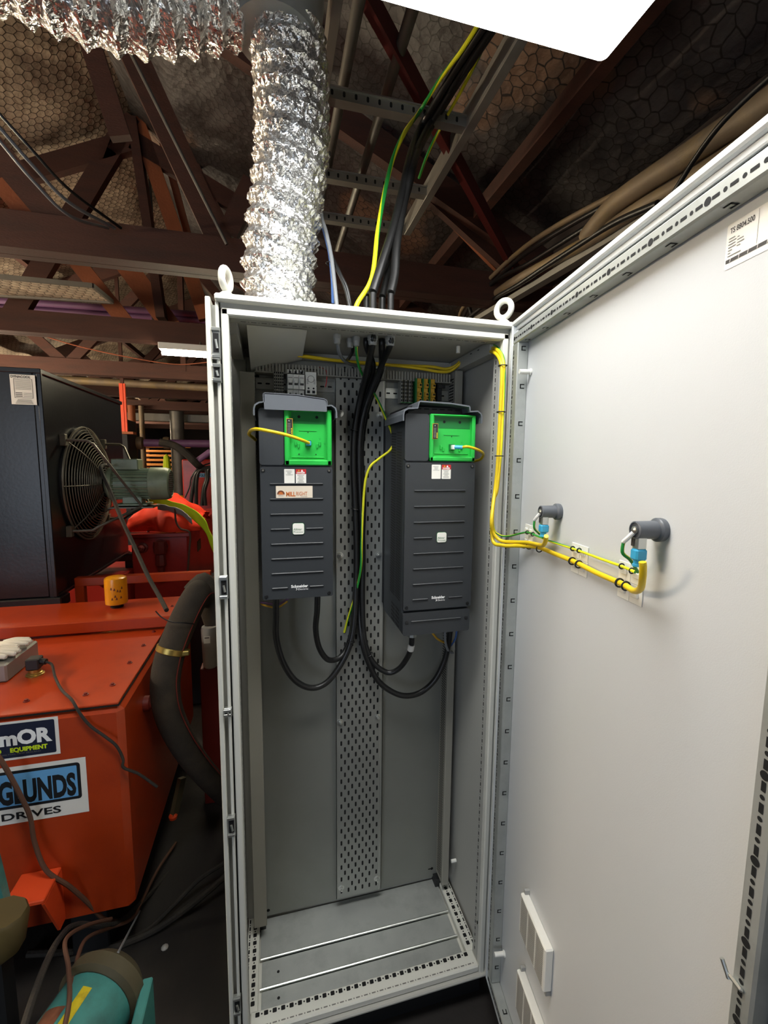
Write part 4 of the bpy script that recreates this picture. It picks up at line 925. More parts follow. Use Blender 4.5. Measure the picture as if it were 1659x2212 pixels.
# feed-through sockets with RJ45 leads
def socket(tt, z, s, lab, pl):
    t = thing('panel_socket', lab, 'socket', tuple(MD @ Vector((tt, 0, z))), 'sockets on the door')
    old = MD.copy(); b = MB(); b.T = MD
    b.lathe([(.0185*s, .0), (.019*s, .004*s), (.019*s, .009*s), (.0175*s, .011*s), (.0145*s, .012*s), (.014*s, .045*s), (.012*s, .046*s), (.0115*s, .043*s), (0, .043*s)], 'drive2', (tt, 0, z), (0, 1, 0), 32); b.build('socket_body', t)
    c = MD @ Vector((tt, .036*s, z-.028*s))
    b = MB(); b.T = MD; b.box((tt-.007*s, .028*s, z-.030*s), (tt+.007*s, .043*s, z-.008*s), 'zincb', .001); b.box((tt-.0075*s, .0435*s, z-.026*s), (tt-.0015*s, .0445*s, z-.010*s), 'pdark'); b.build('plug', t)
    b = MB(); b.T = MD; b.box((tt-.0085*s, .026*s, z-.048*s), (tt+.0085*s, .045*s, z-.030*s), 'cyan', .0025); b.lathe([(.007*s, 0), (.0065*s, -.006*s), (.008*s, -.0065*s), (.008*s, -.010*s), (.006*s, -.010*s)], 'cyan', (tt, .036*s, z-.048*s), (0, 0, 1), 14); b.build('boot', t)
    b = MB(); b.T = MD; b.tube([(tt-.001, .046*s, z-.004*s), (tt-.008*s, .050*s, z-.014*s), (tt-.018*s, .050*s, z-.022*s)], .0035*s, 'pwhite', 10); b.lathe([(.006*s, 0), (.006*s, .003), (.003*s, .005)], 'zincb', (tt, .044*s, z), (0, 1, 0), 12); b.build('ring_lug', t)
    a = MD @ Vector((tt-.018*s, .050*s, z-.022*s)); q = onD(*pl[0], .035); q2 = onD(*pl[1], .012)
    b = MB(); b.tube(crv([a, a+Vector((0, 0, -.018*s)), q, q2], 8), .0028, 'earth', 10); b.build('earth_lead', t)
socket(.283, 1.603, 1.0, 'smaller-looking black panel socket with blue boot nearer the door hinges', ((1162, 1150), (1175, 1163)))
socket(.606, 1.610, 1.0, 'black panel socket with blue boot farther from the door hinges', ((1362, 1210), (1378, 1236)))
# patch leads on the drives
yf, gx, gz = cL
t = thing('patch_lead', 'yellow patch lead plugged into the left green panel and arching left', 'patch lead', (gx, yf, gz))
b = MB(); b.box((gx-.006, yf-.014, gz-.007), (gx+.007, yf+.004, gz+.006), 'cyan', .002); b.build('boot', t)
b = MB(); b.tube(crv([Vector((gx, yf-.012, gz+.001)), onY(650, 950, yf-.05), onY(620, 940, yf-.07), onY(580, 931, yf-.08), onY(555, 927, yf-.05), onY(542, 930, yf), onY(538, 938, yf+.04), onY(546, 945, yf+.09), onY(552, 950, yf+.13)], 10), .0046, 'yel', 12); b.build('cable', t)
yf, gx, gz = cR
t = thing('patch_lead', 'yellow patch lead with blue boot plugged into the right green panel', 'patch lead', (gx, yf, gz))
b = MB(); b.box((gx-.004, yf-.012, gz-.007), (gx+.004, yf+.006, gz+.006), 'white', .001); b.tube([Vector((gx+.004, yf-.009, gz)), Vector((gx+.024, yf-.022, gz-.001))], .006, 'cyan', 10); b.build('boot', t)
b = MB(); b.tube(crv([Vector((gx+.022, yf-.020, gz-.001)), onY(1010, 965, yf-.035), onY(1033, 972, yf-.02), onY(1044, 981, yf+.02), onY(1038, 992, yf+.06), onY(1025, 996, yf+.10)], 10), .0042, 'yel', 12); b.build('cable', t)
# loose wires under the drives
cable('loose_wire', 'ochre wire hanging behind the bottom left corner of the left drive', 'wire', Y([(556, 1295, .30), (565, 1305, .28), (580, 1310, .25), (600, 1312, .24), (620, 1300, .2)]), .003, 'ochre')
cable('loose_wire', 'purple wire under the left drive', 'wire', Y([(553, 1302, .30), (570, 1302, .27), (600, 1305, .24), (625, 1292, .2)]), .003, 'purple')
cable('loose_wire', 'ochre wire looping under the right drive', 'wire', Y([(930, 1362, .19), (945, 1380, .22), (962, 1388, .25), (976, 1386, .27), (984, 1370, .3)]), .004, 'ochre')
cable('loose_wire', 'grey wire loop under the right edge of the right drive', 'wire', Y([(961, 1362, .2), (962, 1385, .21), (968, 1405, .24), (978, 1410, .27), (982, 1400, .31)]), .0045, 'gry')
cable('loose_wire', 'blue wire under the right corner of the right drive', 'wire', Y([(987, 1358, .2), (984, 1378, .22), (976, 1392, .26), (970, 1398, .3)]), .0035, 'blue')
cable('loose_wire', 'dark red wire curling beside the control relay', 'wire', Y([(703, 836, .31), (706, 818, .30), (704, 800, .30), (690, 793, .31)]), .0016, 'red')
cable('loose_wire', 'black wire curling over the grey terminal blocks', 'wire', Y([(620, 828, .30), (618, 808, .30), (622, 797, .30), (650, 796, .305), (690, 800, .31)]), .0016, 'blk')

# ================================================================== FOIL DUCT
def ductr(L, a, rr):
    pitch = .056; ph = (L/pitch + a/(2*math.pi)) % 1
    saw = abs(2*ph-1)
    return rr*(.87+.15*saw**1.6) + .0035*math.sin(a*11+L*90)*math.sin(a*5-L*140) + .002*math.sin(a*23+L*310)
dp = crv([Vector((.155, .22, H+.012)), Vector((.155, .22, H+.08)), onY(604, 560, .22), onY(618, 440, .215), onY(630, 330, .21), onY(630, 210, .21), onY(624, 110, .21), onY(610, 25, .20), onY(585, -40, .19)], 46)
b = MB(); b.tube(dp, .106, 'foil', 72, cap=False, rf=ductr); o = b.build('foil_duct', loc=(.155, .22, H), angle=25)
t = tag(o, 'crumpled silver foil duct rising from the cabinet roof', 'duct')
b = MB(); b.torus((.155, .22, H+.032), (0, 0, 1), .099, .004, 'zincb', 48, 6); b.build('clamp_band', o)
dp2 = crv([onY(640, -52, .2), onY(560, -45, .2), onY(470, -25, .2), onY(380, -15, .19), onY(290, -15, .18), onY(190, -35, .17), onY(90, -75, .16), onY(-60, -140, .14), onY(-300, -260, .1)], 30)
def ductr2(L, a, rr): return ductr(L, a, rr)*1.0
b = MB(); b.tube(dp2, .120, 'foil', 72, cap=False, rf=ductr2); o2 = b.build('foil_duct', loc=dp2[0], angle=25)
tag(o2, 'crumpled silver foil duct running left along the top edge', 'duct')
b = MB(); b.lathe([(.112, -.11), (.118, -.06), (.122, 0), (.118, .08), (.112, .12)], 'zinc', onY(602, -5, .2), (.05, 0, 1), 48); tag(b.build('duct_elbow', loc=onY(602, -5, .2)), 'smooth grey collar joining the two foil ducts', 'duct elbow')

# ================================================================== CABLE LADDER
t = thing('cable_ladder', 'galvanised cable ladder with perforated rungs above the cabinet', 'cable ladder', (.9, .8, LADZ))
xr = onZ(1000, 300, LADZ).x; xl = onZ(722, 250, LADZ).x-.05
for nm, x, wd in (('right_rail', xr, .035), ('left_rail', xl, .03)):
    b = MB(); b.box((x-wd/2, -1.2, LADZ-.01), (x+wd/2, 1.44, LADZ), 'strut', .001); b.box((x-wd/2, -1.2, LADZ), (x-wd/2+.003, 1.44, LADZ+.075), 'strut'); b.box((x+wd/2-.003, -1.2, LADZ), (x+wd/2, 1.44, LADZ+.075), 'strut'); b.build('rail', t)
for py_ in (-150, 228, 398, 486):
    yy = onZ(760, py_, LADZ).y
    b = MB(); b.box((xl, yy-.0205, LADZ-.002), (xr, yy-.0185, LADZ+.035), 'strut'); b.box((xl, yy+.0185, LADZ-.002), (xr, yy+.0205, LADZ+.035), 'strut'); b.box((xl, yy-.0205, LADZ-.004), (xr, yy+.0205, LADZ-.002), 'strut'); b.box((xl, yy-.03, LADZ+.030), (xr, yy-.02, LADZ+.035), 'zincb')
    x = xl+.03
    while x < xr-.02: b.plate(slotp(x, LADZ+.016, .010, .020), yy-.0210, 'hole', 'y'); x += .045
    b.build('rung', t)
for x in (xl, xr):
    b = MB(); b.tube([(x, -.9, LADZ), (x, -.9, roof_z(x)-.03)], .005, 'steel', 8); b.build('hanger_rod', t)
for k, (xp, yp, xe, ye, rr) in enumerate(((772, 20, 728, 480, .021), (845, 170, 745, 560, .021))):
    a = onZ(xp, yp, LADZ+.13); e = onZ(xe, ye, LADZ+.13); 
    b = MB(); b.tube([Vector((a.x, -1.0, LADZ+.13)), Vector((a.x, 1.46 if False else min(e.y, 3.0), LADZ+.13))], rr, 'steel', 14)
    tag(b.build('steel_conduit', loc=(a.x, -1, LADZ+.13)), ('left', 'right')[k]+' of the two dark steel conduits above the ladder rungs', 'conduit', 'conduits above the cable ladder')

# ================================================================== WALL CABLES, RIGHT
cx_, cz_ = 1.5, 2.78
def wallrun(lab, offs, r, m, sub=6):
    pts = [onX(a, c, cx_+o) for (a, c, o) in offs]
    return cable('wall_cable', lab, 'cable', pts, r, m, 'dusty cables along the right wall', sub, 12)
wallrun('topmost black cable of the dusty bundle above the door', [(1780, 100, .1), (1659, 195, .1), (1560, 300, .1), (1450, 358, .08), (1330, 420, .05), (1200, 490, 0), (1120, 545, 0), (1050, 610, .0), (1000, 665, .05), (990, 700, .1)], .014, 'pipe')
wallrun('second black cable of the dusty bundle above the door', [(1780, 200, .05), (1450, 372, .05), (1330, 432, .03), (1200, 505, 0), (1120, 560, 0), (1055, 620, .0), (1010, 668, .05), (1000, 700, .1)], .012, 'blk')
wallrun('thin black cable crossing in front of the brown conduit at the right', [(1720, 120, -.15), (1650, 178, -.15), (1560, 265, -.15), (1500, 345, -.12), (1450, 425, -.1), (1420, 470, -.05), (1380, 500, 0)], .008, 'blk')
wallrun('thick brown dusty conduit at the right above the door', [(1800, 110, 0), (1659, 222, 0), (1560, 285, 0), (1470, 345, 0), (1400, 390, 0), (1330, 440, 0), (1290, 485, 0), (1270, 510, .03)], .040, 'pipe')
wallrun('brown conduit under the thick one above the door', [(1800, 190, .02), (1659, 280, .02), (1480, 392, .02), (1380, 450, .02), (1280, 515, .02), (1200, 560, .02), (1100, 615, .04), (1040, 660, .06)], .027, 'pipe')
wallrun('black cable looping low over the right lifting eye', [(1420, 440, .0), (1330, 480, 0), (1250, 530, 0), (1180, 575, 0), (1120, 615, 0), (1060, 650, .03), (1010, 690, .05), (1000, 715, .1)], .013, 'blk')
wallrun('black cable dipping behind the cabinet corner', [(1300, 470, .05), (1220, 520, .04), (1140, 570, .02), (1080, 600, 0), (1030, 635, .0), (1015, 660, .02), (1020, 690, .06), (1010, 720, .1)], .012, 'blk')
b = MB(); q = [onX(1659, 330, 1.56), onX(1100, 640, 1.56)]; b.beam(q[0]+Vector((0, -.8, -.02)), q[1]+Vector((0, .6, 0)), .05, .03, 'strut')
tag(b.build('support_channel', loc=q[0]), 'weathered steel channel under the dusty cables on the right', 'channel')
# ================================================================== NEAR HYDRAULIC UNIT, LEFT
AX, AY, AZ = -.385, .42, .89
t = thing('hydraulic_power_unit', 'orange-red steel hydraulic cabinet at the left with white and blue stickers', 'hydraulic unit', (-1.1, 1.0, FZ))
b = MB(); b.box((-2.1, AY, .10), (AX, 1.66, AZ-.012), 'hpu', .02); b.build('body', t)
b = MB(); b.box((-2.1, AY+.004, AZ-.012), (AX-.012, 1.665, AZ-.008), 'hole'); b.box((-2.11, AY+.006, AZ-.008), (AX-.014, 1.66, AZ), 'hpu', .002)
for px, py_ in ((57, 1515), (185, 1501), (243, 1480), (280, 1432), (310, 1395), (332, 1365), (372, 1310), (389, 1293), (395, 1275), (322, 1276)):
    p = onZ(px, py_, AZ); 
    if p.x < AX-.02 and p.y < 1.64: b.lathe([(.010, 0), (.010, .002), (.006, .003), (.006, .008), (0, .009)], 'dkred', (p.x, p.y, AZ), n=8)
b.build('lid', t)
for x in (-1.9, -.55):
    for y in (AY+.05, 1.45): b = MB(); b.box((x-.06, y, FZ), (x+.06, y+.12, .10), 'dblack', .004); b.build('foot', t)
# angled foot bracket at the front
b = MB(); a = onY(62, 1895, AY-.02); c = onY(118, 1882, AY-.02)
b.box((a.x-.03, AY-.12, a.z-.015), (c.x+.012, AY+.0, a.z), 'orangep', .003); b.prism([(AY-.12, a.z-.015), (AY, a.z-.015), (AY, a.z-.20), (AY-.04, a.z-.20)], c.x+.004, c.x+.012, 'orangep', 'x'); b.build('foot_bracket', t)
# stickers
def stick(px0, px1, py0, py1, Yp): p = onY(px0, py0, Yp); q = onY(px1, py1, Yp); return p.x, q.x, q.z, p.z
Yp = AY-.0008; Y2_ = AY-.0014; Y3_ = AY-.0020
q = onY(124, 1547, Yp); q2 = onY(128, 1628, Yp); x1 = q.x+.001; z1, z0 = q.z, q2.z; x0 = x1-.36; hh = z1-z0
b = MB(); b.plate([(x0, z0), (x1, z0), (x1, z1), (x0, z1)], Yp, 'paper', 'y'); b.plate(rrect((x0+x1-.012)/2+.003, (z0+z1)/2, x1-x0-.016, hh-.016, .005), Y2_, 'navy', 'y')
b.text('mOR', (x1-.167, Y3_, z0+hh*.40), (1, 0, 0), (0, 0, 1), hh*.36, 'pwhite', width=.147, bold=.05)
b.text('EQUIPMENT', (x1-.140, Y3_, z0+hh*.205), (1, 0, 0), (0, 0, 1), hh*.11, 'ledy' if False else 'lime', width=.105, bold=.05); b.text('D', (x1-.175, Y3_, z0+hh*.205), (1, 0, 0), (0, 0, 1), hh*.11, 'lime', width=.011, bold=.05)
b.text('HAMILTON, NEW ZEALAND', (x1-.175, Y3_, z0+hh*.135), (1, 0, 0), (0, 0, 1), hh*.035, 'print_', width=.12)
b.build('maker_sticker', t)
q = onY(183, 1635, Yp); q2 = onY(189, 1753, Yp); x1 = q.x+.002; z1, z0 = q.z, q2.z; x0 = x1-.52; hh = z1-z0
b = MB(); b.plate([(x0, z0), (x1, z0), (x1, z1), (x0, z1)], Yp, 'paper', 'y'); zc0 = z0+hh*.27; zc1 = z1-hh*.075
b.plate(rrect((x0+x1-.016)/2, (zc0+zc1)/2, x1-x0-.020, zc1-zc0, .010), Y2_, 'pblack', 'y'); b.plate(rrect((x0+x1-.016)/2, (zc0+zc1)/2, x1-x0-.040, zc1-zc0-.020, .003), AY-.0017, 'sky', 'y')
b.text('GLUNDS', (x1-.255, Y3_, zc0+.019), (1, 0, 0), (0, 0, 1), (zc1-zc0)*.60, 'pblack', width=.222, bold=.045)
b.text('DRIVES', (x1-.252, Y3_, z0+hh*.075), (1, 0, 0), (0, 0, 1), hh*.125, 'pblack', width=.170, bold=.02)
b.build('drives_sticker', t)
# pipe stub on the right side
b = MB(); p = onX(312, 1520, AX); b.lathe([(.030, 0), (.030, .02), (.022, .024), (.022, .04), (.027, .042), (.027, .060), (.018, .062)], 'dkred', p, (1, 0, 0), 20); b.build('pipe_fitting', t)
# rails
def barx(name, lab, x0, x1, y, z, w_, h_, m, legs=()):
    b = MB(); b.box((x0, y-w_/2, z), (x1, y+w_/2, z+h_), m, .004)
    for x in legs: b.box((x-w_/2, y-w_/2, FZ), (x+w_/2, y+w_/2, z+.01), m, .004)
    return tag(b.build(name, loc=(x0, y, z)), lab, 'frame rail')
z = onY(0, 1405, 1.10).z
barx('frame_rail', 'orange-red steel rail crossing above the near hydraulic lid', -2.0, onY(372, 1340, 1.10).x, 1.13, AZ+.012, .06, .055, 'hpu', (-.31,) if False else ())
# filter canisters
def canister(px, py_, Z, r, h, lab, dark=True):
    p = onZ(px, py_, Z); t = thing('oil_filter', lab, 'oil filter', p, 'amber oil filters')
    b = MB(); b.lathe([(r*.55, 0), (r*.6, h*.03), (r*.5, h*.05), (r*.5, h*.14)], 'dblack', p, n=24); b.build('base_fitting', t)
    b = MB(); o = p+Vector((0, 0, h*.13)); b.lathe([(r*.90, 0), (r, h*.02), (r, h*.78), (r*.96, h*.84), (r*.80, h*.87), (0, h*.875)], 'filt', o, n=32)
    f = (CAM-p); f.z = 0; f.normalize(); s_ = Vector((-f.y, f.x, 0))*1
    rnd = random.Random(5)
    for (u, v_) in ((-.45, .55), (-.3, .45), (-.1, .47), (.15, .52), (.4, .55), (-.35, .25), (0, .22), (.1, .3), (.35, .22)):
        a = u*1.1; d = f*math.cos(a)+s_*math.sin(a)*-1
        c = o+d*(r*1.004)+Vector((0, 0, h*v_)); tt = Vector((-d.y, d.x, 0)); uz = Vector((0, 0, 1)); w2 = r*.10; h2 = h*.035
        b.face([b.v(c-tt*w2-uz*h2), b.v(c+tt*w2-uz*h2), b.v(c+tt*w2*.6+uz*h2), b.v(c-tt*w2*.2+uz*h2*1.4)], b.mi('brown'))
    b.build('can', t); return t
canister(253, 1311, AZ, .056, .175, 'amber oil filter standing on the near orange-red lid')
# grey box, gloves, plug
p = onZ(60, 1450, AZ)
t = thing('metal_box', 'dull grey metal box lying on the lid at the left edge', 'metal box', (-.93, .78, AZ))
b = MB(); b.box((-1.13, .67, AZ), (-.84, .90, AZ+.07), 'alu', .006); b.build('box_body', t)
for k, lab in enumerate(('pale leather glove nearer the viewer on the grey metal box', 'pale leather glove farther back on the grey metal box')):
    t = thing('work_glove', lab, 'glove', (-.97, .74+k*.08, AZ+.07), 'leather gloves')
    b = MB(); oy = .735+k*.085; zt = AZ+.078+k*.004
    b.lathe([(.002, -.06), (.030, -.05), (.036, 0), (.030, .035), (.004, .045)], 'glove', (-.96, oy, zt+.006), (1, .1, 0), 20)
    for v in b.bm.verts: v.co.z = zt+(v.co.z-zt)*.38+.004
    b.build('palm', t)
    for j, (dy, L_g, an) in enumerate(((-.030, .062, -.12), (-.011, .078, .0), (.009, .080, .10), (.028, .066, .22))):
        b = MB(); a = Vector((-.93, oy+dy*.8, zt+.008)); b.tube(crv([a, a+Vector((L_g*.5, an*L_g*.5, .006)), a+Vector((L_g*1.0, an*L_g, .002)), a+Vector((L_g*1.25, an*L_g*1.3, -.001))], 6), lambda u: .0115*(1-.25*u) if u < .93 else .006, 'glove', 10); b.build('finger', t)
    b = MB(); a = Vector((-.96, oy-.03, zt+.006)); b.tube(crv([a, a+Vector((.03, -.022, .006)), a+Vector((.058, -.026, .002))], 6), lambda u: .0125*(1-.3*u), 'glove', 10); b.build('thumb', t)
p = onZ(76, 1457, AZ); 
t = thing('valve_connector', 'square black plug on a threaded brass boss beside the grey metal box', 'connector', p)
b = MB(); b.lathe([(.030, 0), (.030, .004), (.024, .006), (.024, .010), (.020, .012), (.020, .024)], 'brass', p, n=24); b.build('threaded_boss', t)
b = MB(); b.box((p.x-.022, p.y-.020, AZ+.024), (p.x+.022, p.y+.024, AZ+.068), 'dblack', .004); b.tube([Vector((p.x+.015, p.y, AZ+.054)), Vector((p.x+.042, p.y-.006, AZ+.050))], .011, 'dblack', 12); b.build('plug', t)
cable('plug_lead', 'thin black lead from the square plug trailing over the lid and down the front', 'cable', [Vector((p.x+.040, p.y-.006, AZ+.050)), onY(112, 1436, .70), onY(119, 1462, .64), onY(133, 1490, .54), onY(155, 1512, .44), onY(172, 1540, AY-.010), onY(195, 1568, AY-.012), onY(228, 1592, AY-.02), onY(252, 1612, AY-.02), onY(266, 1640, AY-.012), onY(267, 1658, AY-.01), onY(300, 1672, AY+.0), onY(340, 1700, .42)], .0045, 'rubber')
# sloping clear-blue reflection marks on the lid, outlined here but not drawn
b = MB(); c = [onZ(125, 1379, AZ), onZ(205, 1369, AZ), onZ(214, 1358, AZ), onZ(160, 1360, AZ)]
# ================================================================== COOLER WITH FAN
QX = -1.10
cz0, cz1, cy0, cy1 = .925, 2.20, 1.68, 3.0
t = thing('oil_cooler', 'big glossy black cooler box with a white data plate, upper left', 'oil cooler', (-1.4, 2.3, cz0))
b = MB(); b.box((-1.42, cy0, cz0), (QX-.03, cy1, cz1), 'cool', .006)
b.prism([(cy0+.0, cz0), (cy1, cz0), (cy1, cz1), (cy0, cz1)], QX-.03, QX, 'cool', 'x')
b.box((-1.43, cy0-.012, cz1-.02), (QX+.012, cy1+.01, cz1+.006), 'cool', .003); b.box((QX-.012, cy0-.008, cz0), (QX+.010, cy0+.012, cz1), 'cool', .003)
b.box((QX-.01, cy0, cz0-.01), (QX+.012, cy1, cz0+.01), 'cool', .003); b.build('housing', t)
b = MB(); b.box((-1.46, cy0-.03, cz0-.02), (-1.425, cy1, cz1+.01), 'cab', .003); b.build('side_plate', t)
yy = cy0-.013; q = onY(20, 808, yy); q2 = onY(80, 875, yy); 
b = MB(); x0, x1, z0, z1 = q.x, q2.x, q2.z, q.z; b.plate([(x0, z0), (x1, z0), (x1, z1), (x0, z1)], yy, 'paper', 'y'); ww = x1-x0; hh = z1-z0
b.text('DYNACOOL', (x0+ww*.04, yy-.001, z1-hh*.11), (1, 0, 0), (0, 0, 1), hh*.085, 'pdark', width=ww*.78, bold=.03)
def lrect(x0, z0, x1, z1, wd, y, m):
    for (a, c, e, f) in ((x0, z0, x1, z0+wd), (x0, z1-wd, x1, z1), (x0, z0, x0+wd, z1), (x1-wd, z0, x1, z1)): b.plate([(a, c), (e, c), (e, f), (a, f)], y, m, 'y')
lrect(x0+ww*.14, z0+hh*.22, x1-ww*.12, z1-hh*.14, .002, yy-.001, 'pdark')
for k in range(12): b.plate([(x0+ww*.2, z1-hh*(.18+.028*k)), (x1-ww*.17, z1-hh*(.18+.028*k)), (x1-ww*.17, z1-hh*(.19+.028*k)), (x0+ww*.2, z1-hh*(.19+.028*k))], yy-.001, 'print_', 'y')
for k in range(3): zz = z1-hh*(.60+.055*k); b.plate([(x0+ww*.19, zz), (x0+ww*.46, zz), (x0+ww*.46, zz-.004), (x0+ww*.19, zz-.004)], yy-.001, 'pdark', 'y'); b.plate([(x0+ww*.5, zz-.001), (x1-ww*.16, zz-.001), (x1-ww*.16, zz-.003), (x0+ww*.5, zz-.003)], yy-.001, 'pdark', 'y')
for k in range(4): zz = z0+hh*(.17-.04*k); b.plate([(x0+ww*(.25-.03*k), zz), (x1-ww*(.2-.02*k), zz), (x1-ww*(.2-.02*k), zz-.003), (x0+ww*(.25-.03*k), zz-.003)], yy-.001, 'print_', 'y')
b.build('data_plate', t)
# fan guard, domed wire rings on the x face
fc = Vector((QX, 2.20, 1.555)); FR = .375
g = thing('fan_guard', 'round domed wire fan guard on the side of the black cooler', 'fan guard', fc)
b = MB()
nr = 19
def dome(r): return .11*(1-(r/FR)**2.2)
for k in range(nr):
    r = FR*(.22+.78*k/(nr-1)); b.torus(fc+Vector((.015+dome(r), 0, 0)), (1, 0, 0), r, .0034 if k < nr-1 else .007, 'wire', 56, 5)
b.build('wire_rings', g)
for k in range(8):
    a = 2*math.pi*k/8; b = MB(); d = Vector((0, math.cos(a), math.sin(a)))
    b.tube([fc+d*(FR*u)+Vector((.018+dome(FR*u), 0, 0)) for u in (.2, .4, .6, .8, 1.0)], .004, 'wire', 6); b.build('spoke', g)
b = MB(); b.lathe([(FR*1.0, 0), (FR*1.0, .012), (FR*.9, .014), (FR*.9, 0)], 'dblack', fc, (1, 0, 0), 48)
b.build('fan_ring', g)
for k in range(7):
    a = 2*math.pi*k/7; b = MB(); d = Vector((0, math.cos(a), math.sin(a))); e = Vector((0, -math.sin(a), math.cos(a))); mi = b.mi('dblack')
    V = []
    for u, w2, tw in ((.15, .05, .03), (.5, .07, .025), (.92, .075, .015)):
        for s_, dx in ((-1, -tw), (1, tw)): V.append(b.v(fc+d*(FR*u)+e*(w2*s_)+Vector((-.012+dx*.4, 0, 0)))); V.append(b.v(fc+d*(FR*u)+e*(w2*s_)+Vector((-.009+dx*.4, 0, 0))))
    for i in (0, 4):
        for q in ((0, 2, 6, 4), (1, 3, 7, 5), (0, 1, 5, 4), (2, 3, 7, 6)): b.face([V[i+j] for j in q], mi)
    b.build('fan_blade', g)
# motor on support legs
mt = thing('fan_motor', 'grey-green finned electric motor in front of the wire fan guard', 'motor', fc)
mx0 = .14; r0 = .105
b = MB(); b.lathe([(0, mx0-.02), (.06, mx0-.02), (.10, mx0), (.115, mx0+.015), (.115, mx0+.04), (r0*.86, mx0+.05), (r0*.86, mx0+.27)], 'motor', fc, (1, 0, 0), 40)
for k in range(26):
    a = 2*math.pi*k/26; d = Vector((0, math.cos(a), math.sin(a))); b.beam(fc+Vector((mx0+.045, 0, 0))+d*(r0*.93), fc+Vector((mx0+.27, 0, 0))+d*(r0*.93), .004, .022, 'motor', up=d)
b.build('motor_body', mt)
b = MB(); b.lathe([(r0*1.02, mx0+.26), (r0*1.08, mx0+.265), (r0*1.08, mx0+.36), (r0*1.0, mx0+.385), (r0*.86, mx0+.392), (r0*.85, mx0+.386), (0, mx0+.386)], 'motor', fc, (1, 0, 0), 40); 
for k in range(12): zz = -r0*.72+k*r0*.13; hw = math.sqrt(max(0, (r0*.80)**2-zz*zz)); c = fc+Vector((mx0+.389, 0, zz)); b.box((c.x-.001, c.y-hw, c.z-.0035), (c.x+.001, c.y+hw, c.z+.0035), 'hole')
b.build('fan_cowl', mt)
b = MB(); c = fc+Vector((mx0+.12, 0, r0+.025)); b.box(c-Vector((.085, .06, .035)), c+Vector((.08, .06, .040)), 'motor', .006); b.lathe([(.012, 0), (.012, -.008), (.007, -.008), (.007, -.002), (0, -.002)], 'motor', c+Vector((0, -.05, 0)), (0, 1, 0), 14); b.build('terminal_box', mt)
b = MB(); c = fc+Vector((mx0+.15, 0, -r0-.03)); b.box(c-Vector((.10, .085, .012)), c+Vector((.10, .085, -.0)), 'motor', .003); b.box(c+Vector((-.06, -.05, 0)), c+Vector((.06, .05, .05)), 'motor', .003); b.build('foot', mt)
# cage bars
for k, (yy, zz) in enumerate(((-1, 1), (1, 1), (-1, -1), (1, -1))):
    lab = ('front upper', 'rear upper', 'front lower', 'rear lower')[k]
    a = fc+Vector((.01, yy*FR*.86, zz*FR*.74)); m_ = a+Vector((.12, -yy*.02, 0)); e = fc+Vector((mx0+.22, yy*.09, -r0-.045))
    m2 = a+Vector((.15, -yy*.03, zz*-.02))
    b = MB(); b.tube([a, m_, m2, m2+(e-m2)*.5, e], .0085, 'wire', 8); b.build('cage_bar', mt)
    b = MB(); b.box(a-Vector((.012, .02, .035)), a+Vector((.02, .02, .035)), 'wire', .004); b.build('bracket', mt)
b = MB(); c = fc+Vector((mx0+.15, 0, -r0-.05)); b.box(c-Vector((.13, .10, .008)), c+Vector((.14, .10, .0)), 'wire'); b.tube([c+Vector((-.13, 0, -.006)), fc+Vector((.01, 0, -.24))], .008, 'wire', 8); b.build('motor_shelf', mt)
cable('power_lead', 'dark lead sloping from the motor down to the frame rail', 'cable', [fc+Vector((mx0+.05, -.10, r0+.02)), onY(218, 1010, 1.95), onY(240, 1065, 1.8), onY(262, 1120, 1.7), onY(290, 1180, 1.6), onY(320, 1245, 1.45), onY(345, 1290, 1.3), onY(360, 1318, 1.18)], .011, 'rubber', sub=8)
# support beam under the cooler
CS = thing('cooler_stand', 'black steel stand under the cooler', 'stand', (-1.4, 2.3, .86)); b = MB(); b.box((-2.1, cy0-.02, .862), (onY(133, 1310, cy0-.02).x, cy0+.10, .924), 'cool', .006); b.build('front_beam', CS); b = MB(); b.box((-2.1, cy1-.1, .862), (-1.0, cy1, .924), 'cool', .006); b.build('rear_beam', CS)
for x in (-2.0, -1.08):
    for y in (cy0+.03, cy1-.05): b = MB(); b.box((x-.03, y-.03, FZ), (x+.03, y+.03, .865), 'cool', .004); b.build('leg', CS)

# ================================================================== SECOND HYDRAULIC UNIT
BX, BY, BZ = -.58, 2.86, 1.10
t = thing('hydraulic_power_unit', 'red hydraulic cabinet behind the hose with a vest on its lid', 'hydraulic unit', (-.8, 3.4, FZ))
b = MB(); b.box((-1.045, BY+.03, FZ), (BX-.02, 4.9, BZ-.03), 'hpu2', .01); b.build('body', t)
b = MB(); b.box((-2.0, BY-.15, FZ), (-1.046, BY+1.2, .80), 'hpu2', .01); b.box((-1.065, BY, BZ-.035), (BX, 4.92, BZ), 'hpu2', .004)
for px, py_ in ((320, 1149), (377, 1150), (410, 1130)):
    p = onZ(px, py_, BZ); b.lathe([(.012, 0), (.012, .003), (.007, .010), (0, .010)], 'dkred', (p.x, p.y, BZ), n=8)
b.build('lid', t)
yy = BY+.03
for px, py_, r in ((308, 1183, .045), (347, 1180, .06)):
    p = onY(px, py_, yy); b = MB(); b.lathe([(r, 0), (r, -.02), (r*.7, -.025), (r*.6, -.05), (r*.35, -.055), (r*.35, -.075), (0, -.075)], 'dkred', p, (0, 1, 0), 20); b.build('port_flange', t)
p = onY(346, 1180, yy-.06); b = MB(); b.lathe([(.052, .04), (.055, -.04), (.050, -.06), (.035, -.07), (.042, -.10), (.045, -.16), (.028, -.18), (.026, -.24), (.034, -.25), (.034, -.30)], 'dkred', p, (0, 0, 1), 8); b.build('elbow_fitting', t)
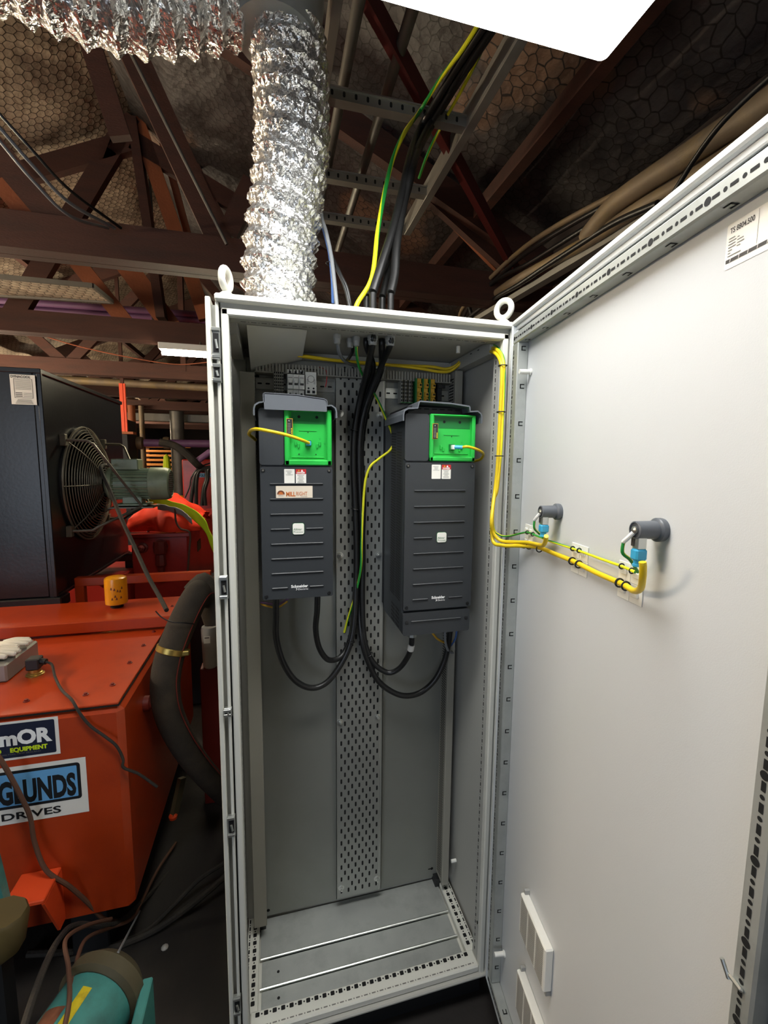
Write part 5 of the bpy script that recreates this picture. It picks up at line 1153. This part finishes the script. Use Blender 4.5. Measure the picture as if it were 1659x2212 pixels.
p = onX(430, 1175, BX+.001-.02); b = MB(); b.box((BX-.0195, p.y-.10, p.z-.06), (BX-.0165, p.y+.10, p.z+.04), 'oil'); b.build('worn_plate', t)
xr_ = onY(456, 1235, 1.9).x; za = onY(400, 1235, 1.9).z
b = MB(); b.box((-1.08, 1.87, za-.055), (xr_, 1.92, za), 'hpu', .004); b.box((xr_-.05, 1.87, FZ), (xr_, 1.92, za-.05), 'hpu', .004); b.box((-1.08, 1.87, FZ), (-1.03, 1.92, za-.05), 'hpu', .004)
tag(b.build('frame_rail', loc=(-.7, 1.9, za)), 'red steel gate-like rail behind the near lid and the hose', 'frame rail')
cable('corner_lead', 'pale cord and black lead hanging down the corner of the rear red unit', 'cable', [onY(378, 1095, BY-.02), onY(380, 1125, BY-.02), onY(390, 1142, BY-.03), onY(410, 1152, BY-.03), onY(408, 1200, BY-.03), onY(404, 1250, BY-.03)], .008, 'gwire')
# vest: draped crumpled cloth
def cloth(par, name, outline_fn, m, nx=40, ny=18):
    b = MB(); mi = b.mi(m); g = [[b.bm.verts.new(outline_fn(i/nx, j/ny)) for i in range(nx+1)] for j in range(ny+1)]
    for j in range(ny):
        for i in range(nx):
            f = b.bm.faces.new((g[j][i], g[j][i+1], g[j+1][i+1], g[j+1][i])); f.material_index = mi
    o = b.build(name, par, angle=180); s = o.modifiers.new('s', 'SOLIDIFY'); s.thickness = .006; return o
from mathutils import noise
def lerp(a, b, u): return a+(b-a)*u
t = thing('safety_vest', 'crumpled orange and lime safety vest lying on the rear red unit', 'safety vest', (-.9, 3.2, BZ))
vx0, vx1 = onY(268, 1130, BY).x, onY(432, 1120, BY).x
def wr(x, y, a=1): return a*(.05*abs(noise.noise(Vector((x*6, y*5, 1))))+.025*noise.noise(Vector((x*16, y*13, 4))))
def vorange(u, v):
    x = lerp(vx0, vx1, u); y = lerp(BY+.02, BY+.62, v)+.05*math.sin(u*7)
    h = .30*math.sin(math.pi*min(1, max(0, v*.9+.06)))**.7*(.35+.65*math.sin(math.pi*min(1, (u*.93+.05))))
    if v < .02: h = 0
    return (x+.03*noise.noise(Vector((u*5, v*5, 9))), y-.03*noise.noise(Vector((u*6, v*3, 2))), BZ+.012+max(0, h+wr(x, y)*min(1, v*4)))
cloth(t, 'orange_body', vorange, 'vest', 60, 34)
def band(P, wfn, off):
    P = crv(P, 12); n = len(P)-1
    def f(u, v):
        k = min(int(u*n), n-1); c = P[k].lerp(P[k+1], u*n-k); w2 = wfn(u)
        return c+Vector((0, off-.02*v, (v-.5)*w2))+Vector((0, 0, .006*noise.noise(Vector((u*9, v*3, off*40)))))
    return f
cloth(t, 'lime_band', band([onY(322, 1085, BY+.12), onY(345, 1080, BY+.1), onY(375, 1092, BY+.08), onY(400, 1100, BY+.06), onY(425, 1115, BY+.02), onY(445, 1135, BY-.06), onY(455, 1160, BY-.07), onY(466, 1185, BY-.08)], lambda u: .05+.09*u, -.02), 'lime', 60, 8)
cloth(t, 'reflective_band', band([onY(345, 1092, BY+.08), onY(372, 1097, BY+.06), onY(398, 1106, BY+.04), onY(418, 1124, BY+.0)], lambda u: .05, -.06), 'refl', 30, 4)
# second canister, hung behind the vest
canister(387, 1106, BZ, .055, .20, 'amber oil filter standing behind the safety vest on the rear red unit')
# ================================================================== HOSE
hp = [onY(446, 1300, .86), onY(440, 1272, .80), onY(425, 1285, .74), onY(405, 1322, .72), onY(382, 1375, .70), onY(365, 1425, .68), onY(357, 1480, .66), onY(365, 1540, .66), onY(392, 1600, .68), onY(430, 1655, .74), onY(475, 1705, .84), onY(520, 1750, .98)]
t = thing('hydraulic_hose', 'fat dark woven hose bending down between the red unit and the open cabinet', 'hose', hp[1])
b = MB(); b.tube(crv(hp[1:], 14), lambda u: .050+.006*math.sin(u*4), 'hose', 28); b.build('hose_body', t)
b = MB(); pp = crv(hp[1:], 14); rr = .0535
vv = []
for i in range(4, len(pp)):
    d = (pp[min(i+1, len(pp)-1)]-pp[i-1]).normalized(); f = (CAM-pp[i]).normalized(); s_ = d.cross(f).normalized(); f2 = s_.cross(d).normalized()
    vv.append(pp[i]+(f2*.75-s_*.62*-1 if False else f2*.72+s_*-.69).normalized()*.0575)
b.tube(vv, .0022, 'dkred', 6); b.build('red_stripe', t)
c = crv(hp[1:], 14); i = 4*14-6
b = MB(); d = (c[i+1]-c[i-1]).normalized(); b.lathe([(.0585, -.012), (.0600, -.010), (.0600, .010), (.0585, .012)], 'brass', c[i], d, 36); f = (CAM-c[i]).normalized(); s_ = d.cross(f).normalized(); q = c[i]+(f*.5+s_*-.86)*.062; b.box(q-Vector((.014, .014, .010)), q+Vector((.014, .014, .010)), 'brass', .003); b.build('hose_clamp', t)
b = MB(); p = hp[1]; b.lathe([(.062, -.05), (.066, -.02), (.066, .02), (.05, .05), (.02, .06)], 'hose', p, (.6, .3, .5), 12); b.lathe([(.045, 0), (.055, -.03), (.055, -.10), (.04, -.16)], 'hose', p+Vector((.03, .04, -.01)), (0, 0, 1), 14); b.build('elbow', t)
cable('zip_tie', 'long black zip tie sticking out round the hose above the brass band', 'cable tie', [onY(336, 1320, .66), onY(350, 1334, .655), onY(372, 1344, .64), onY(395, 1345, .635), onY(418, 1348, .67)], .0025, 'pblack')
# white bottle
p = onY(455, 1440, 1.15); z1_ = onY(452, 1350, 1.15).z
t = thing('reservoir_bottle', 'milky white cylindrical bottle partly hidden by the cabinet edge', 'bottle', p)
h = z1_-p.z; b = MB(); b.lathe([(.028, 0), (.036, .01), (.038, h*.5), (.040, h*.9), (.036, h*.97), (.020, h)], 'bottle', p, n=24); b.build('bottle_body', t)
b = MB(); f = Vector((-.25, -.97, 0)); b.lathe([(.022, 0), (.022, .03), (.03, .032), (.03, .045), (0, .045)], 'dblack', p+Vector((0, 0, h)), n=16); b.build('cap', t)
b = MB(); c = p+Vector((-.006, -.0405, h*.72)); b.plate([(c.x-.016, c.z-.018), (c.x+.014, c.z-.018), (c.x+.014, c.z+.020), (c.x-.016, c.z+.020)], c.y, 'paper', 'y'); b.plate([(c.x-.012, c.z+.008), (c.x+.010, c.z+.008), (c.x+.010, c.z+.013), (c.x-.012, c.z+.013)], c.y-.0005, 'pdark', 'y'); b.build('bottle_label', t)
b = MB(); b.box((p.x-.05, p.y-.02, FZ), (p.x+.05, p.y+.06, p.z), 'dkred', .004); tag(b.build('bracket_post', loc=(p.x, p.y, FZ)), 'dark red post carrying the white bottle', 'post')
# lever
b = MB(); b.beam(onY(393, 1680, .80), onY(375, 1765, .76), .02, .030, 'oil'); e = onY(374, 1762, .76); b.lathe([(.016, -.012), (.018, 0), (.012, .012)], 'orangep', e, (0, 0, 1), 14); tag(b.build('valve_lever', loc=e), 'short valve lever with an orange tip in the dark below the hose', 'lever')

b = MB(); b.box((-.52, 2.15, FZ), (-.06, 2.7, .78), 'dblack', .02); b.lathe([(.05, 0), (.05, .05), (.03, .06)], 'dkred', (-.3, 2.3, .78), n=16); tag(b.build('added_dark_tank', loc=(-.3, 2.4, FZ)), 'low black tank added to darken the gap behind the white bottle', 'tank')  # invented tank, added to fill the gap with dark
# ================================================================== FAR UNIT AND BACKGROUND
t = thing('hydraulic_power_unit', 'distant red unit with a light blue sticker beside the cabinet edge', 'hydraulic unit', (-1.2, 7.6, FZ))
y = 6.9; a = onY(392, 992, y); b = MB(); b.box((a.x, y, FZ), (a.x+2.4, y+1.2, a.z), 'hpu2', .02); b.build('body', t)
q = onY(424, 1022, y-.004); q2 = onY(462, 1031, y-.004); b = MB(); b.plate([(q.x, q2.z), (q2.x, q2.z), (q2.x, q.z), (q.x, q.z)], y-.003, 'sky', 'y'); b.text('GGLUNDS', (q.x+.02, y-.005, q2.z+.012), (1, 0, 0), (0, 0, 1), (q.z-q2.z)*.7, 'navy', width=(q2.x-q.x)*.9, bold=.03); b.build('sticker', t)
for k, l in enumerate((((412, 1090), (418, 1045), (424, 1022), (440, 1014), (462, 1012)), ((424, 1090), (424, 1050), (428, 1022), (440, 1012), (462, 1008)), ((436, 1092), (440, 1055), (446, 1035), (446, 1018), (440, 1010)), ((444, 1092), (442, 1062), (449, 1035), (450, 1015), (458, 1010)), ((400, 1075), (410, 1050), (414, 1030), (430, 1010), (455, 1000)))):
    cable('black_hose', 'thin black hoses looping down before the distant red unit', 'hose', [onY(a, c, 6.6) for a, c in l], .03 if k < 4 else .012, 'blk', 'hoses on the distant unit', 8, 8)
cable('feed_hose', 'thick black hose sloping down to the distant red unit', 'hose', [onY(345, 955, 6.4), onY(375, 962, 6.4), onY(400, 978, 6.4), onY(425, 1002, 6.5), onY(438, 1014, 6.92)], .06, 'rubber')
# purple pipes
for k, (ya, yb_, r, lab) in enumerate(((648, 682, .036, 'upper of the two purple pipes left of the cabinet'), (662, 694, .026, 'lower of the two purple pipes left of the cabinet'))):
    a = onY(0, ya+2, 4.35 if False else 3.9); e = onY(450, yb_, 3.9); d = e-a; b = MB(); b.tube([a-d*.12, e+d*.25], r, 'purple', 16); tag(b.build('purple_pipe', loc=a), lab, 'pipe', 'purple pipes')
a = onY(338, 655, 3.85); b = MB(); b.box((a.x-.04, 3.8, a.z-.26), (a.x+.02, 3.98, a.z+.06), 'dblack', .004); b.beam((a.x+.0, 3.82, a.z-.16), (a.x+.16, 3.82, a.z-.38), .04, .06, 'dblack'); b.beam((a.x, 3.9, a.z), (a.x-.02, 3.9, roof_z(a.x)-.1), .02, .03, 'dblack'); tag(b.build('pipe_bracket', loc=a), 'black bracket holding the purple pipes under the truss', 'bracket')
a = onY(130, 820, 5.6); e = onY(448, 838, 5.6); d = e-a; b = MB(); b.tube([a-d*.5, e+d*1.2], .05, 'pipe', 14); tag(b.build('grey_pipe', loc=a), 'grimy grey pipe behind the cooler top', 'pipe')
a = onY(312, 957, 8.0); e = onY(452, 957, 8.0); b = MB(); b.tube([a, e+Vector((2, 0, 0))], .075, 'purple', 14)
for x in (302, 360): c = onY(x, 957, 8.0); b.lathe([(.11, -.05), (.12, 0), (.11, .05)], 'pipe', c, (1, 0, 0), 14)
tag(b.build('purple_pipe', loc=a), 'short far purple pipe over the orange slats', 'pipe')
b = MB(); a = onY(455, 975, 6.5); e = onY(418, 1002, 6.5); b.tube([a, e], .05, 'purple', 12); tag(b.build('purple_pipe', loc=a), 'slanting purple pipe stub in front of the distant red unit', 'pipe')
# orange hanger
a = onY(263, 828, 5.2); e = onY(262, 932, 5.2); b = MB(); b.box((a.x-.035, 5.2, e.z), (a.x+.005, 5.23, a.z), 'orangep'); b.box((a.x+.012, 5.2, e.z), (a.x+.035, 5.23, a.z), 'orangep'); b.box((a.x-.035, 5.2, e.z-.03), (a.x+.10, 5.35, e.z), 'wood2'); b.box((a.x-.02, 5.2, a.z), (a.x+.02, 5.23, roof_z(a.x)-.1), 'wood')
tag(b.build('hanging_bracket', loc=a), 'bright orange steel hanger dropping from the roof beside the cooler corner', 'hanger')
# tube light
a = onY(350, 761, 3.08)
t = thing('tube_light', 'glowing fluorescent tube fitting at the left edge of the cabinet', 'light', a)
b = MB(); b.box((a.x-.02, 3.03, a.z+.022), (a.x+1.0, 3.13, a.z+.075), 'white', .004); b.build('housing', t)
b = MB(); b.tube([a, a+Vector((.98, 0, 0))], .022, 'tube', 14); b.build('tube', t)
b = MB(); b.tube([a+Vector((.3, .05, .07)), Vector((a.x+.3, 3.16, CZ+.02))], .006, 'steel', 6); b.build('suspension_rod', t)
# orange packing strap lines under the trusses
cable('orange_strap', 'thin salmon strap strung between the trusses', 'strap', [onY(60, 715, 4.2), onY(170, 748, 4.4), onY(280, 772, 4.6), onY(380, 787, 4.9), onY(455, 782, 5.0)], .006, 'strapm')
# far wall: slats, posts, clutter
t = thing('slatted_screen', 'stack of orange-brown boards at the far end of the shed', 'boards', onY(345, 990, 12))
for k in range(6):
    ya = 965+k*9.7; a = onY(311, ya-3.0, 12); e = onY(388 if k else 412, ya+3, 12); b = MB(); b.box((a.x, 12, e.z), (e.x, 12.06, a.z), 'amber', .01); b.build('board', t)  # boards in their own plain orange-brown
for x in (a.x+.1, e.x-.1): 
    b = MB(); b.box((x-.04, 12.06, FZ), (x+.04, 12.12, onY(311, 960, 12).z), 'wood'); b.build('stile', t)
for k, (x, ytop, Yd, r, m, lab) in enumerate(((285, 905, 8.6, .07, 'wood2', 'thin brown post left of the orange boards'), (306, 905, 8.6, .05, 'pipe', 'thin grey pipe post beside the orange boards'), (382, 905, 9.0, .14, 'steel', 'grey steel column right of the orange boards'))):
    a = onY(x, ytop, Yd); b = MB(); b.tube([(a.x, Yd, FZ), (a.x, Yd, CZ+.05)], r, m, 12); tag(b.build('post', loc=(a.x, Yd, FZ)), lab, 'post')
a = onY(330, 905, 9.3); b = MB(); b.box((a.x-2.2, 9.25, a.z-.05), (a.x+6, 9.4, a.z+.12), 'steel', .01); tag(b.build('cross_beam', loc=a), 'grey horizontal beam over the far posts', 'beam')
a = onY(363, 1060, 9.5); b = MB(); b.lathe([(.05, 0), (.11, .1), (.10, .5), (.06, .95), (.01, 1.0)], 'lime', (a.x, 9.5, onY(363, 1078, 9.5).z), n=10)
b.box((a.x-.12, 9.55, FZ), (a.x+.12, 9.65, onY(363, 1020, 9.5).z), 'dblack'); tag(b.build('hanging_jacket', loc=a), 'lime green jacket hanging on a dark board in the distance', 'jacket')
b = MB(); a = onY(330, 1026, 13); e = onY(380, 1029, 13); b.box((a.x, 13, FZ), (e.x+1.5, 13.4, e.z), 'dblack', .01); b.box((a.x, 12.99, e.z), (e.x, 13.4, a.z), 'paper', .005); tag(b.build('far_bench', loc=a), 'dark far bench with a strip of white along its top', 'bench')
b = MB(); a = onY(255, 1010, 7.5); b.box((onY(190, 1010, 7.5).x, 7.5, FZ), (onY(281, 1010, 7.5).x, 8.0, onY(255, 905, 7.5).z), 'dblack', .02); tag(b.build('dark_cabinet', loc=(a.x, 7.5, FZ)), 'dark cupboard behind the fan motor', 'cupboard')
b = MB(); zz = CZ+.19; mi = b.mi('roofL'); q = [onZ(-60, 592, zz), onZ(200, 617, zz), onZ(243, 652, zz), onZ(-60, 634, zz)]
for s_ in (0, .012):
    V = [b.v(p_+Vector((0, 0, s_))) for p_ in q]; f = b.face(V, mi)
    for l, p_ in zip(f.loops, q): l[b.uv].uv = (50+p_.x, 50+p_.y)
for i in range(4): b.beam(q[i], q[(i+1) % 4], .02, .03, 'steel')
tag(b.build('mesh_panel', loc=q[0]), 'pale wire mesh panel lying across the truss chords at the left edge', 'mesh panel')
# ================================================================== FLOOR, LOWER LEFT
p = onZ(250, 2150, .06)
t = thing('pump_motor', 'dirty teal pump motor with a yellow label at the bottom left', 'pump motor', (-.36, .02, FZ))
top = onY(240, 2075, .05); ax_ = Vector((-.20, -.55, .02)).normalized()
c = Vector((-.365, .10, .195)); r = .105
def tpt(px, py_, Y): return onY(px, py_, Y)
b = MB(); b.lathe([(0, -.02), (r*.5, -.012), (r*.92, .02), (r, .05), (r, .36), (r*.9, .38)], 'teal', c, ax_, 36); b.build('motor_body', t)
b = MB(); b.lathe([(r*.4, -.045), (r*.85, -.03), (r*1.12, .0), (r*1.14, .035), (r*1.02, .045)], 'oil', c, ax_, 36); b.build('end_bell', t)
b = MB(); b.box((c.x+r*.95, c.y-.16, FZ), (c.x+r*1.22, c.y-.02, c.z+r*.25), 'teal', .004); b.build('foot_plate', t)
e1 = ax_.cross(Vector((0, 0, 1))).normalized()*-1
def onc(u, ang, rr): 
    d = Vector((0, 0, 1))*math.cos(ang)+e1*math.sin(ang)*-1; return c+ax_*u+d*rr
for nm, a0, a1, u0, u1, m, in (('warning_label', -.22, .02, .075, .30, 'ylab'), ('name_plate', .12, .75, .12, .22, 'bronze'), ('dirty_strip', .85, 1.15, .05, .36, 'alu')):
    b = MB(); mi = b.mi(m); K = 6
    for i in range(K):
        b.face([b.v(onc(u0, lerp(a0, a1, i/K), r*1.006)), b.v(onc(u0, lerp(a0, a1, (i+1)/K), r*1.006)), b.v(onc(u1, lerp(a0, a1, (i+1)/K), r*1.006)), b.v(onc(u1, lerp(a0, a1, i/K), r*1.006))], mi)
    b.build(nm, t)
b = MB(); b.box((c.x-.14, c.y-.34, FZ), (c.x+.10, c.y-.02, c.z-r*.8), 'dblack', .01); b.build('plinth', t)
def fl(l, r, m, lab, grp='grimy cables on the floor'): return cable('floor_cable', lab, 'cable', l, r, m, grp, 10, 8)
fl([onY(-20, 1610, AY-.05), onY(10, 1655, AY-.05), onY(45, 1720, AY-.04), onY(65, 1765, AY-.03), onY(75, 1820, AY-.03), onY(100, 1880, AY-.04), onY(150, 1915, AY-.03), onY(190, 1950, AY+.0), onY(225, 1985, .44), onY(262, 1988, .5), onY(300, 1965, .62)], .007, 'gwire', 'rusty brown cord crossing the blue sticker and running down to the floor')
fl([onY(380, 1820, .9), onY(340, 1880, .75), onY(305, 1950, .6), onY(285, 1985, .5), onY(235, 2005, .42), onY(190, 2025, .3), onY(170, 2060, .2), onY(155, 2130, .05), onY(120, 2230, -.05)], .006, 'gwire', 'brown cord looping forward past the left of the teal motor')
fl([onY(440, 1830, .9), onY(380, 1870, .8), onY(320, 1935, .65), onY(250, 1995, .45), onY(165, 1998, .35), onY(130, 2025, .25), onY(100, 2080, .1), onY(70, 2160, -.02), onY(45, 2240, -.1)], .009, 'rubber', 'thick dusty cable arching left of the teal motor')
fl([onZ(490, 1890, 0.0), onZ(420, 1950, -.05), onZ(350, 2000, -.08), onZ(290, 2030, -.09), onZ(220, 2050, -.09), onZ(60, 2060, -.09)], .012, 'rubber', 'thick cable lying across the dark floor behind the teal motor')
fl([onZ(490, 1860, 0.0), onZ(430, 1900, -.03), onZ(370, 1960, -.07), onZ(300, 2020, -.09), onZ(150, 2075, -.09)], .009, 'rubber', 'thinner cable on the dark floor behind the teal motor')
fl([onY(302, 1968, .6), onY(280, 2010, .35), onY(255, 2058, .1)], .0035, 'gry', 'straight pale wire running down onto the teal motor')
fl([onY(240, 1985, .4), onY(185, 2000, .3), onY(142, 2030, .2), onY(148, 2090, .1), onY(150, 2160, 0.0), onY(135, 2240, -.08)], .006, 'gwire', 'brown cord hanging just left of the teal motor label')
# drum, teal post, cover
p = onY(0, 1905, .15); b = MB(); b.lathe([(.0, 0), (.055, .0), (.062, .01), (.062, .09), (.055, .10), (0, .10)], 'bag', (onY(5, 1990, .1).x-.02, .1, onY(5, 2050, .1).z), (.15, .1, 1), 10); b.box((onY(5, 1990, .1).x-.05, .08, FZ), (onY(5, 1990, .1).x+.0, .13, onY(5, 2050, .1).z+.01), 'dblack')
tag(b.build('junction_box', loc=onY(5, 1990, .1)), 'dirty olive box at the left edge above the floor', 'box')
a = onY(0, 1800, .3); e = onY(14, 1925, .3); b = MB(); b.beam(a+Vector((-.05, 0, .12)), e+Vector((-.012, 0, -.05)), .03, .03, 'teal'); b.box((e.x-.05, .28, FZ), (e.x-.01, .32, e.z-.02), 'teal'); tag(b.build('teal_bracket', loc=a), 'slim teal bracket at the left edge', 'bracket')
b = MB(); p = onZ(356, 2048, FZ); b.lathe([(.012, 0), (.013, .004), (.006, .010), (0, .011)], 'bottle', p, n=9); tag(b.build('pebble', loc=p), 'small pale pebble on the dark floor', 'pebble')
